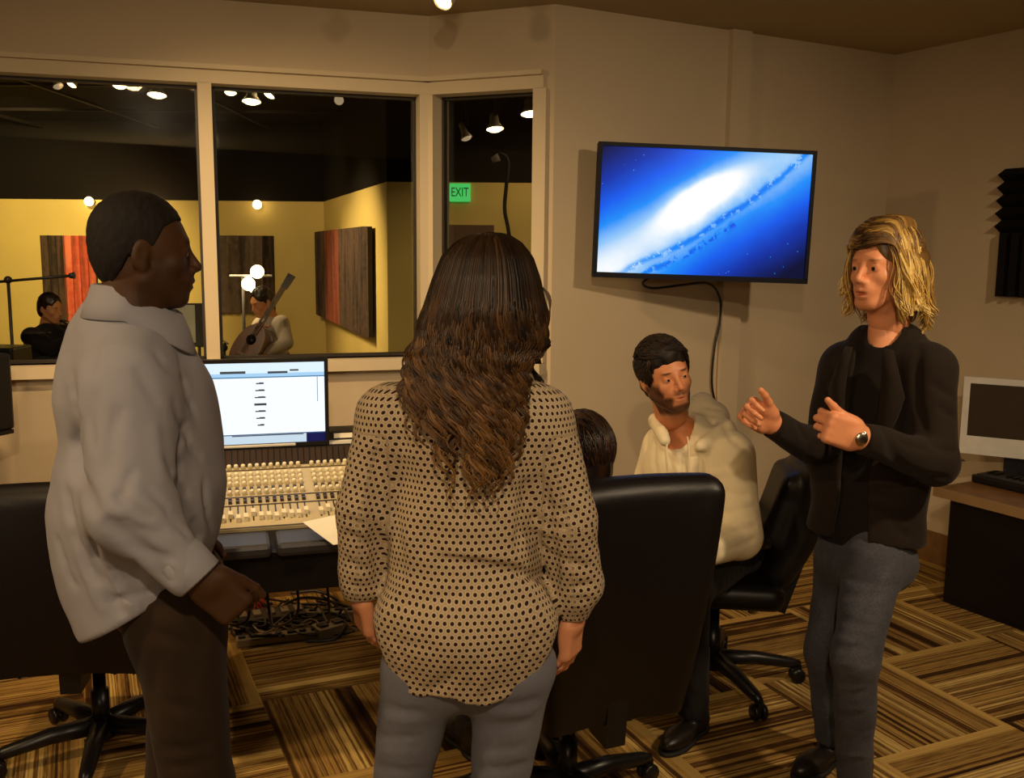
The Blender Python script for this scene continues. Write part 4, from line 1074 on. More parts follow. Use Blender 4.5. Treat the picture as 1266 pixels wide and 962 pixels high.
def lying_hair(parent, Rh, hc, O, hm, s, n, seed, flow, length=(.03, .05), cond=None, zmin=-.35, lift=.004, r0=.0024, cen=(0, -.018, .046), rad=(.084, .102, .093), tone=(.1, .7), wave=.15):
    """short strands combed along the scalp, following flow(v) -> local direction"""
    dirs, r = rand_dirs(n, zmin, seed, cond); S = []; cen = np.array(cen); rad = np.array(rad)
    for v in dirs:
        p = cen+v*rad; P = [p]; L = r.uniform(*length); d = None; d0 = np.array(flow(v))+r.normal(size=3)*wave
        for k in range(6):
            nrm = unit((P[-1]-cen)/rad**2); d = d0-nrm*float(d0@nrm); d = unit(d+nrm*.10*(1 if k < 2 else -.6)); q = P[-1]+d*L/6
            e_ = (q-cen)/rad; m = np.linalg.norm(e_); q = cen+e_/m*rad*max(m, 1.0)+nrm*lift/6*(1 if k < 3 else 0); P.append(q)
        S.append((np.array(P)@(Rh*s).T+hc-O, np.linspace(r0, r0*.35, 7)*r.uniform(.7, 1.3), np.full(7, r.uniform(*tone))))
    P, Q, T = strands_mesh(S, 4); return mesh_obj('hair_strands', P, Q, hm, parent, dict(tone=T))

def rand_dirs(n, zmin, seed, cond=None):
    r = np.random.default_rng(seed); out = []
    while len(out) < n:
        v = r.normal(size=3); v /= np.linalg.norm(v)
        if v[2] > zmin and (cond is None or cond(v)): out.append(v)
    return np.array(out), r

V = lambda *a: np.array(a, float)
M_sole = plain('dark_rubber_sole', srgb(22, 20, 18), .7)
M_shoe = plain('dark_leather_shoe', srgb(26, 20, 16), .4)
# ------------------------------------------------------------------ 1. man in the grey shirt, left
GS = 1.7
def man_left():
    e = empty('person', (at(190, 760, 2.0)[0], 2.0, 0), 0, 'standing man with short black hair in untucked grey shirt, hand in pocket, at left', 'person')
    O = np.array(e.location); sh = lambda P: P-O
    skin = skin_mat('deep_brown_skin', srgb(70, 43, 21), srgb(66, 34, 22), srgb(16, 10, 8), .6)
    f = unit([.91, .41, -.02]); lat = unit([.28, -.96, 0])          # lat: his right, towards the camera
    hc = at(178, 313, 1.99)
    Rh = frame(f, [-.02, 0, 1])
    hp = head_mesh(Rh, hc, .94, slim=1.0, neck=.062, neck_dir=(0, -.025, -.17), jaw=1.05, beard=.35)
    nb_ = hc+Rh@V(0, -.035, -.16)
    chest = at(160, 470, 2.05); belly = at(168, 620, 2.07); pel = at(196, 722, 2.05)
    sR = at(158, 474, 1.89); elR = at(160, 628, 1.80); wrR = at(247, 716, 1.80)
    sL = at(172, 452, 2.22); elL = at(198, 606, 2.30); wrL = at(222, 650, 2.24)
    hipR = at(219, 762, 1.95); hipL = at(219, 758, 2.13); knR = V(hipR[0]+.030, 1.95, .50); knL = V(hipL[0]-.01, 2.16, .50); anR = V(knR[0]+.01, 1.95, .08); anL = V(knL[0]-.08, 2.18, .08)
    # hand sliding into the trouser pocket: fingers down and forward, thumb up
    fd = unit([.62, .25, -.75]); Rhd = frame(fd, [.1, -.9, .1])
    hR = hand_mesh(Rhd, wrR+V(.008, .0, -.004), -1, (.95, 1.0, 1.05, 1.1), .0, (.1, .2), 1.0, wrist=.02)
    hL = hand_mesh(frame([.5, .2, -.9], [0, .9, .1]), wrL, 1, (.3, .3, .3, .3), .02, (.3, .3), 1.0)
    body = bodyfield((-1.35, 1.6, 0), (-.35, 2.5, 1.6), [cone(nb_, chest, .06, .10), cone(chest, pel, .11, .12, lat, 1.3), cone(sR, elR, .045, .038), cone(elR, wrR, .038, .028), cone(sL, elL, .045, .038), cone(elL, wrL, .038, .028), cone(sL, sR, .05, .05)]+leg_prims(hipR, knR, anR, (.08, .055, .04))+leg_prims(hipL, knL, anL, (.08, .055, .04)))
    P, Q, A = with_attrs([hp, hR, hL, body]); mesh_obj('body', sh(P), Q, skin, e, A)
    eyes(e, Rh, sh(hc), .94, (0, 1, 0))
    # hair: close cropped cap
    F = Field((-.12, -.16, -.10), (.12, .12, .17), .004)
    F.add(ell((0, -.014, .042), (.082, .099, .090)), 0); F.add(ell((0, -.045, -.01), (.072, .062, .07)), .03)
    F.clip(lambda x, y, z: -(z-(.070-.02*np.clip((.06-y)/.03, 0, 1)-.055*np.clip((.035-y)/.03, 0, 1)-.10*np.clip((-.035-y)/.05, 0, 1)))+0*x, .006)
    F.wob(.0015, 260, 5)
    hair = sdf_obj('hair', F, hair_mat('cropped_black_hair', [(.2, srgb(14, 8, 5)), (.8, srgb(28, 18, 12))], .8), e, 0, lambda P: dict(tone=.4+0*P[:, 0]), Rh*.94, sh(hc))
    # shirt
    F = Field((-1.14, 1.62, .74), (-.42, 2.44, 1.55), .0065)
    F.add(cone(at(157, 425, 2.05), at(162, 480, 2.06), .112, .140, lat, 1.35), 0)
    F.add(cone(at(162, 480, 2.06), at(170, 620, 2.07), .142, .158, lat, 1.22), .05)
    F.add(cone(at(170, 620, 2.07), at(173, 765, 2.05), .160, .134, lat, 1.62), .06)
    F.add(ell(at(132, 675, 2.05), (.088, .15, .15)), .06)
    F.add(ell(at(226, 560, 2.05), (.065, .13, .17)), .08)
    F.add(cone(sL, sR, .066, .066), .05); F.add(cone(at(160, 398, 2.02), at(158, 430, 2.05), .076, .10, lat, 1.2), .06)
    F.add(cone(sR, elR, .080, .078), .075); F.add(cone(elR, wrR-V(.02, 0, -.01), .074, .047), .03)
    F.add(cone(sL, elL, .08, .07), .05); F.add(cone(elL, wrL, .068, .045), .03)
    F.wob(.003, 30, 3); F.wob(.0006, 85, 4)
    G = F.fold
    G((96, 540), (124, 640), .016, .020, .1); G((124, 640), (214, 722), .014, .020, -.06)     # gap below the arm
    G((86, 455), (98, 560), .016, .010); G((103, 440), (100, 520), .012, -.006)
    for a, b, w, d in (((150, 640), (205, 664), .012, .011), ((158, 668), (222, 690), .011, .010), ((140, 608), (192, 642), .012, .010), ((205, 560), (234, 616), .013, .012), ((232, 520), (222, 596), .012, .010), ((215, 490), (250, 570), .014, .010),
        ((176, 655), (230, 668), .011, -.008), ((150, 655), (215, 704), .011, -.006), ((82, 600), (122, 725), .015, .012), ((112, 660), (155, 765), .014, .011), ((95, 640), (130, 760), .012, -.008), ((165, 690), (188, 760), .012, .010),
        ((238, 640), (264, 700), .013, .012), ((252, 590), (268, 670), .011, .010), ((130, 405), (112, 470), .016, .006), ((190, 430), (232, 476), .014, .007), ((150, 500), (138, 590), .016, .007), ((192, 520), (204, 600), .016, -.007),
        ((180, 600), (226, 640), .010, .008), ((200, 622), (240, 668), .009, .007), ((168, 575), (150, 630), .012, .006), ((120, 480), (116, 560), .014, .006), ((170, 452), (196, 500), .014, .006), ((72, 660), (96, 730), .012, .008), ((130, 740), (196, 726), .010, .006), ((140, 700), (170, 742), .012, .009), ((222, 440), (246, 520), .012, .007)):
        G(a, b, w*.75, d, .06)
    hx0, hx1 = at(122, 770, 1.93)[0], at(212, 730, 1.90)[0]; zb0, zb1 = at(120, 784, 1.98)[2]+.025, at(205, 735, 1.90)[2]
    F.clip(lambda x, y, z: (zb0+(zb1-zb0)*np.clip((x-hx0)/(hx1-hx0), -.15, 1.15)-z)*1.0+0*y, .008)
    fdw = unit(wrR-elR); F.clip(lambda x, y, z: np.minimum(((x-wrR[0])*fdw[0]+(y-wrR[1])*fdw[1]+(z-wrR[2])*fdw[2]), .06)-1.0*(((x-wrR[0]-.03)**2+(y-wrR[1])**2+(z-wrR[2]+.03)**2) > .0081), 0)
    nk = at(172, 378, 2.02); F.sub(cone(nk+V(0, 0, -.0), nk+V(-.005, 0, .12), .050, .062), .008)
    M_shirt = cloth_mat('grey_shirt_cotton', srgb(150, 148, 156), .05)
    shirt = sdf_obj('shirt', F, M_shirt, e, 1, None, np.eye(3), -O)
    # collar: folded band around the neck
    cen = at(168, 380, 2.01); rows = []
    n = 48; P = []; 
    for j, (rr_, dz) in enumerate(((.062, -.045), (.066, .022), (.071, .036), (.077, .034), (.090, -.002), (.101, -.030), (.097, -.033), (.083, .000), (.073, .024))):
        for k in range(n):
            q = 2*pi*k/n; fw = cos(q); dr = f*fw+lat*sin(q)
            droop = -.045*max(0, fw)-.004*fw; spread = 1+.10*max(0, fw)
            P.append(cen+V(dr[0], dr[1], 0)*(rr_+.006)*spread+V(0, 0, dz+droop+(.010 if fw < 0 else 0)-.022*(max(0, fw)**2)*(j in (5, 6))))
    m_ = 9; Q = [(i*n+k, i*n+(k+1) % n, ((i+1) % m_)*n+(k+1) % n, ((i+1) % m_)*n+k) for i in range(m_) for k in range(n)]
    mesh_obj('collar', sh(np.array(P)), np.array(Q), M_shirt, shirt)
    # cuff
    R_ = frame(fdw, [0, 0, 1]); MB().lathe([(.043, -.035), (.050, -.03), (.049, .028), (.045, .032), (.040, .02)], sh(wrR-fdw*.03), 24, np.stack([R_[:, 0], R_[:, 2], R_[:, 1]], 1)*[1, 1, 1]).build('cuff', M_shirt, shirt)
    # trousers
    F = Field((-1.2, 1.7, .02), (-.4, 2.45, 1.0), .009)
    F.add(cone(at(205, 690, 2.04), at(214, 752, 2.04), .100, .108, lat, 1.6), 0)
    F.add(cone(hipR, knR, .095, .074), .05); F.add(cone(knR, anR, .073, .062), .03); F.add(cone(hipL, knL, .092, .074), .05); F.add(cone(knL, anL, .076, .062), .03)
    F.wob(.003, 22, 4)
    for a, b, w, d in (((235, 745), (258, 790), .010, .009), ((180, 775), (262, 800), .013, .007), ((170, 850), (262, 880), .013, .006), ((185, 925), (268, 915), .012, .009), ((190, 945), (265, 938), .012, .008), ((200, 800), (190, 900), .016, .005)): F.fold(a, b, w, d, .05)
    F.clip(lambda x, y, z: np.maximum(.07-z, z-.97)+0*x+0*y, .004)
    sdf_obj('trousers', F, cloth_mat('dark_brown_trousers', srgb(50, 37, 26), .15), e, 1, None, np.eye(3), -O)
    for a in (anR, anL): shoe(e, sh(a), f, M_shoe, M_sole)
man_left()

# ------------------------------------------------------------------ 2. woman seen from behind
def dots_extra(t, c, v):
    X, Y, Z = t.sep(t.attr('pat').outputs['Vector']); s = .0142
    def lat_(off):
        u = t.m('SUBTRACT', t.m('FRACT', t.m('ADD', t.m('DIVIDE', X, s), off+50)), .5); w = t.m('SUBTRACT', t.m('FRACT', t.m('ADD', t.m('DIVIDE', Y, s*1.732), off+50)), .5)
        u = t.m('MULTIPLY', u, s); w = t.m('MULTIPLY', w, s*1.732)
        return t.m('SQRT', t.m('ADD', t.m('MULTIPLY', u, u), t.m('MULTIPLY', w, w)))
    d = t.m('MINIMUM', lat_(0.0), lat_(.5))
    # thin hexagonal lattice between the dots
    c = t.mix(t.m('MULTIPLY', t.m('GREATER_THAN', d, .0064), .35), c, srgb(120, 92, 56))
    return t.mix(t.m('LESS_THAN', d, .0037), c, srgb(44, 24, 18))
def woman():
    YW = 1.90
    e = empty('person', (at(575, 760, YW)[0], YW, 0), 0, 'woman seen from behind with long wavy brown hair, dotted beige blouse and grey jeans', 'person')
    O = np.array(e.location); sh = lambda P: P-O
    skin = skin_mat('fair_skin_woman', srgb(214, 146, 106), srgb(170, 80, 70))
    f = unit([.20, .98, -.02]); hc = at(612, 372, YW-.0); Rh = frame(f, [.03, 0, 1])
    hp = head_mesh(Rh, hc, 1.0, slim=.95, neck=.046, jaw=.9, h=.0045)
    a2 = lambda px, py, dy=0: at(px, py, YW+dy)
    sL, elL, wrL = a2(478, 512), a2(449, 630, -.01), a2(444, 742, .03)
    sR, elR, wrR = a2(672, 516), a2(702, 642, -.01), a2(709, 768, .02)
    hR = hand_mesh(frame([-.06, .12, -1], [.86, -.50, 0]), wrR+V(.0, .0, .005), -1, (.32, .36, .42, .48), .03, (.15, .15), .90, wrist=.09)
    hL = hand_mesh(frame([.10, .25, -1], [-.86, -.50, 0]), wrL+V(0, 0, .01), 1, (.25, .30, .32, .35), .03, (.2, .2), .90, wrist=.09)
    nk = a2(595, 462); ch = a2(577, 560, .01); wa = a2(575, 680, .01); pel = a2(578, 790, .0)
    hpL, hpR = a2(522, 822), a2(634, 824); knL = V(a2(490, 962)[0], YW+.02, .48); knR = V(a2(614, 962)[0], YW+.02, .48); anL = knL+V(.0, -.04, -.40); anR = knR+V(.0, -.04, -.40)
    body = bodyfield((-.6, 1.6, 0), (.5, 2.2, 1.5), [cone(nk, ch, .045, .08), cone(ch, wa, .085, .075, (1, 0, 0), 1.25), cone(wa, pel, .075, .09, (1, 0, 0), 1.35), cone(sL, sR, .035, .035), cone(sL, elL, .036, .03), cone(elL, wrL, .03, .021), cone(sR, elR, .036, .03), cone(elR, wrR, .03, .021)]+leg_prims(hpL, knL, anL, (.06, .045, .035))+leg_prims(hpR, knR, anR, (.06, .045, .035)))
    P, Q, A = with_attrs([hp, hR, hL, body]); mesh_obj('body', sh(P), Q, skin, e, A)
    eyes(e, Rh, sh(hc), 1.0)
    # blouse
    F = Field((-.52, 1.66, .62), (.30, 2.12, 1.46), .0055)
    X = (1, 0, 0)
    F.add(cone(a2(596, 488, .01), a2(580, 530, .01), .072, .098, X, 1.6), 0)
    F.add(cone(a2(486, 515, .0), a2(664, 519, .0), .055, .055), .05)
    F.add(cone(a2(577, 545, .01), a2(573, 650, .01), .100, .094, X, 1.45), .05)
    F.add(cone(a2(573, 650, .01), a2(577, 770, -.005), .098, .116, X, 1.48), .05)
    F.add(cone(a2(577, 770, -.005), a2(577, 890, .0), .119, .122, X, 1.46), .04)
    F.add(ell(a2(577, 775, -.05), (.15, .08, .09)), .06)
    F.add(cone(sL, elL, .058, .052), .035); F.add(cone(elL, a2(446, 715, .02), .052, .044), .02); F.add(cone(a2(446, 700, .02), a2(444, 738, .03), .046, .032), .015)
    F.add(cone(sR, elR, .060, .056), .035); F.add(cone(elR, a2(712, 725, .01), .056, .054), .02); F.add(cone(a2(712, 722, .01), a2(708, 762, .02), .052, .032), .015)
    F.wob(.0028, 30, 8); F.wob(.0010, 80, 9)
    G = F.fold
    G((464, 555), (470, 735), .010, .022, .02); G((668, 585), (686, 740), .010, .020, -.03)      # creases beside the arms
    for a, b, w, d, bw in (((535, 690), (690, 722), .008, .013, -.03), ((545, 680), (650, 694), .010, -.007, 0), ((600, 706), (676, 714), .007, .007, 0), ((640, 652), (698, 670), .009, .011, .1), ((655, 636), (704, 652), .008, .010, .1), ((662, 668), (716, 698), .008, .011, .1), ((672, 622), (718, 636), .010, .008, .1),
        ((692, 738), (738, 722), .006, .008, -.1), ((692, 750), (732, 742), .006, .006, -.1), ((700, 690), (732, 700), .008, .007, .1), ((428, 655), (462, 676), .008, .008, .1), ((426, 690), (460, 704), .008, .008, .1), ((424, 636), (456, 650), .009, .007, .1), ((430, 722), (460, 726), .006, .006, .1),
        ((484, 610), (500, 720), .014, .006, 0), ((650, 590), (640, 690), .014, .008, 0), ((480, 745), (590, 728), .012, .006, .05), ((470, 788), (540, 800), .012, .006, .05), ((520, 858), (565, 826), .012, .008, .1), ((590, 862), (610, 815), .012, -.006, 0), ((480, 500), (505, 560), .016, .006, 0),
        ((610, 740), (680, 752), .012, .006, -.05), ((500, 820), (480, 770), .010, .005, 0), ((640, 830), (665, 780), .010, .006, 0), ((540, 640), (520, 690), .014, .005, 0), ((447, 560), (440, 620), .012, .006, 0), ((705, 560), (712, 620), .012, .006, 0)):
        G(a, b, w, d, bw)
    xc = a2(577, 800)[0]; zlow = a2(575, 866, -.11)[2]; zs = a2(690, 765, .0)[2]
    F.clip(lambda x, y, z: (zlow+.025*np.clip((y-1.88)/.1, 0, 1)+(zs-zlow)*np.clip(np.abs(x-xc)/.185, 0, 1.05)**5-.008*np.sin((x-xc)*38)-z)*.8*(np.abs(x-xc) < .195)-.5*(np.abs(x-xc) >= .195), .0)
    F.clip(lambda x, y, z: (wrR[2]+.008-z)+0*x-1.0*(x < xc+.185)+0*y, 0)
    F.clip(lambda x, y, z: (wrL[2]+.008-z)+0*x-1.0*(x > xc-.185)+0*y, 0)
    F.sub(cone(a2(606, 470), a2(612, 430), .052, .06), .01)
    P, Q = F.mesh(); P = smooth_mesh(P, Q, 1)
    def pat(P):
        dx = P[:, 0]-xc; u = dx+np.sign(dx)*np.clip(P[:, 1]-(YW-.07), 0, .3); v = P[:, 2].copy()
        for ch_ in ((sL, elL, wrL), (sR, elR, wrR)):
            best = np.full(len(P), 9.); bu = 0*u; bv = 0*u; off = 0
            for a, b in zip(ch_[:-1], ch_[1:]):
                ba = b-a; L_ = np.linalg.norm(ba); t_ = np.clip((P-a)@ba/(ba@ba), 0, 1); q = P-a-t_[:, None]*ba; d = np.linalg.norm(q, axis=1); k_ = d < best
                ax = unit(ba); e1 = unit(np.cross(ax, [0, 1, 0])); e2 = np.cross(ax, e1)
                bu[k_] = (np.arctan2(q@e1, -(q@e2))*.054)[k_]; bv[k_] = (off-((P-a)@ax))[k_]; best[k_] = d[k_]; off -= L_
            m = (best < .066) & (P[:, 2] < sL[2]-.03) & (np.abs(P[:, 0]-xc) > .150)
            u[m] = bu[m]+.5; v[m] = bv[m]
        return dict(pat=np.stack([u, v, 0*u], 1))
    M_bl = cloth_mat('dotted_blouse', srgb(188, 168, 138), .04, extra=dots_extra, rough=.7)
    bl = mesh_obj('blouse', sh(P), Q, M_bl, e, pat(P))
    # standing collar
    cen = a2(610, 459, .0); n = 40; P = []
    prof = ((.060, -.03), (.056, .012), (.060, .026), (.068, .020), (.082, -.010), (.078, -.014), (.066, .004))
    for j, (r_, dz) in enumerate(prof):
        for k in range(n):
            q = 2*pi*k/n; P.append(cen+V(r_*sin(q)*1.05, -r_*cos(q), dz-.03*(1-cos(q))/2))
    m_ = len(prof); Q = np.array([(i*n+k, i*n+(k+1) % n, ((i+1) % m_)*n+(k+1) % n, ((i+1) % m_)*n+k) for i in range(m_) for k in range(n)]); P = np.array(P)
    mesh_obj('collar', sh(P), Q, M_bl, bl, dict(pat=np.stack([np.arctan2(P[:, 0]-cen[0], -(P[:, 1]-cen[1]))*.07, P[:, 2], 0*P[:, 0]], 1)))
    # jeans
    F = Field((-.45, 1.68, .03), (.32, 2.12, .98), .008)
    F.add(cone(a2(577, 770, .01), a2(580, 815, -.005), .092, .104, X, 1.55), 0)
    for s_ in (-.042, .055): F.add(ell(a2(577, 812)+V(s_*1.15, -.030, 0), (.082, .055, .10)), .03)
    F.add(cone(hpL+V(0, -.01, 0), knL, .082, .056), .035); F.add(cone(knL, anL, .056, .042), .03); F.add(cone(hpR+V(0, -.01, 0), knR, .084, .056), .035); F.add(cone(knR, anR, .056, .042), .03)
    F.wob(.002, 34, 2)
    for (x1, y1, x2, y2, d) in ((462, 868, 530, 880, .007), (466, 884, 532, 892, -.005), (598, 872, 672, 862, .007), (604, 884, 668, 876, -.005), (600, 898, 662, 890, .006), (458, 905, 524, 910, .006), (586, 950, 656, 942, .008), (455, 945, 530, 950, .008), (462, 925, 528, 930, -.004), (590, 925, 655, 920, .005)):
        F.fold((x1, y1), (x2, y2), .008, d, .06)
    F.clip(lambda x, y, z: np.maximum(.075-z, z-.95)+0*x+0*y, .004)
    sdf_obj('jeans', F, cloth_mat('grey_blue_denim', srgb(98, 98, 108), .1, extra=denim_extra), e, 1, None, np.eye(3), -O)
    for a in (anL, anR): shoe(e, sh(a), f, M_shoe, M_sole)
    # hair: volume plus many wavy strands
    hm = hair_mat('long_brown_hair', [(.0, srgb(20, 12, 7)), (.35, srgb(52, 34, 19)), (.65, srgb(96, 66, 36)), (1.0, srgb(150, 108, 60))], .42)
    LV = np.array([287, 292, 302, 318, 345, 385, 425, 455, 485, 520, 555, 590, 620.])
    Lx = np.array([600, 580, 562, 548, 537, 524, 511, 502, 500, 505, 514, 530, 545.])
    Rx_ = np.array([612, 630, 645, 657, 666, 674, 674, 650, 644, 648, 648, 640, 625.])
    Dd = np.array([.0, .045, .068, .086, .102, .112, .108, .108, .118, .126, .128, .128, .126])
    def hairpt(u, lev, push=0.0):
        x = np.interp(lev, LV, Lx)*(1-u)/2+np.interp(lev, LV, Rx_)*(1+u)/2
        D = np.interp(lev, LV, Dd); e_ = .97 if lev < 440 else .78
        return a2(x, lev, -.012-(D+push)*sqrt(max(0, 1-(u*e_)**2)))
    # inner volume
    NR = 40; P = []; lv = np.concatenate([np.linspace(288, 330, 8), np.linspace(340, 548, 24)]); T = []
    for lev in lv:
        xl, xr = np.interp(lev, LV, Lx), np.interp(lev, LV, Rx_); c_ = (xl+xr)/2; hw = (xr-xl)/2*(.965 if lev < 500 else .965-.5*(lev-500)/75)
        D = np.interp(lev, LV, Dd)-.006; e_ = .05 if lev > 470 else .03
        fr_ = np.interp(lev, [288, 330, 400, 440, 575], [.02, .08, .055, .04, -.085])
        for k in range(NR):
            q = 2*pi*k/NR; sx, cy_ = sin(q), cos(q); sh_ = (-(D)*cy_ if cy_ > 0 else -fr_*cy_)
            if lev > 470 and cy_ > 0: sh_ = -D*(cy_**.6)
            if lev > 470 and cy_ <= 0: sh_ = -.03*0
            w = .004*sin(q*9+lev*.05)
            P.append(a2(c_+hw*sx, lev, -.012+sh_+w)); T.append(.22+.1*sin(q*13))
    m_ = len(lv); Q = [(i*NR+k, i*NR+(k+1) % NR, (i+1)*NR+(k+1) % NR, (i+1)*NR+k) for i in range(m_-1) for k in range(NR)]
    P.append(a2(604, 286, -.012)); ti = len(P)-1; T.append(.2)
    Q += [(k, ti, ti, (k+1) % NR) for k in range(0)]
    P = np.array(P)
    mb = MB(); mb.add(P-O, Q+[(ti, (k+1) % NR, k) for k in range(NR)]+[tuple((m_-1)*NR+k for k in range(NR))], True); hv = mb.build('hair', hm, e)
    at_ = hv.data.attributes.new('tone', 'FLOAT', 'POINT'); at_.data.foreach_set('value', np.full(len(hv.data.vertices), .2, np.float32))
    S = []; r = np.random.default_rng(5)
    for lk in range(120):
        u0 = -1+2*(lk+.5)/120+r.normal()*.02; az = u0
        endl = r.choice([r.uniform(480, 550), r.uniform(550, 612)], p=[.6, .4])
        if u0 > .6: endl = r.uniform(470, 520) if r.random() < .4 else r.uniform(560, 610)
        if u0 < -.75: endl = min(endl, r.uniform(500, 560))
        ph = r.uniform(0, 6.28); fr_ = r.uniform(2*pi/52, 2*pi/38); amp0 = r.uniform(5, 9); lt = r.normal()*.13; drift = r.normal()*.06
        for k in range(9):
            du = r.normal()*.022; e2 = endl+r.normal()*9; lev = np.linspace(289+r.uniform(0, 6), e2, 44); t_ = (lev-289)/(320.)
            pts = []; psh = r.uniform(-.004, .004)
            for q_, l_ in zip(t_, lev):
                g_ = np.clip((l_-370)/90, 0, 1); u = u0+(du*(1+.8*g_-1.2*np.clip((l_-e2+40)/40, 0, 1)))+drift*g_; u = max(-1.03, min(1.03, u))
                if l_ > 500: u = u*(1-.30*min(1, (l_-500)/110))-(.12*min(1, (l_-500)/110))*(u0 < .5)
                p = hairpt(u, l_, .003+psh+.004*g_); p = p+V(amp0*g_*.00155*sin(fr_*l_+ph), -.006*g_*cos(fr_*l_+ph), 0); pts.append(p)
            tt = np.linspace(0, 1, 44); rad = .0025*(1-.75*tt**2)*r.uniform(.7, 1.3)
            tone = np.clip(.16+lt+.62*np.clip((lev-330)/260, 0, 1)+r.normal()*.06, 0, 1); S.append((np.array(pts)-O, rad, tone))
    # loose lock on the right side of the face, and a front lock over the shoulder
    for k in range(10):
        P = cat_np([a2(652, 335+k, .03), a2(676+k*.4, 365, .02), a2(679-k*.3, 398, .02), a2(666, 420+k, .03), a2(660+k, 450, .03)], 24); S.append((P-O, .0013+0*P[:, 0], .5+0*P[:, 0]))
    for k in range(50):
        x = r.uniform(-10, 8); P = cat_np([a2(648+x*.5, 400, .05), a2(656+x, 432, .045), a2(652+x*.8, 455, .05), a2(667+x*.6, 478+r.uniform(-8, 6), .05)], 24)
        P[:, 0] += .004*np.sin(np.linspace(0, 8, 24)+x); S.append((P-O, .0024*(1-.7*np.linspace(0, 1, 24)), .15+.1*r.random()+0*P[:, 0]))
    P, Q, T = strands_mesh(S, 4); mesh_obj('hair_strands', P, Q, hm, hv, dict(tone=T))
woman()
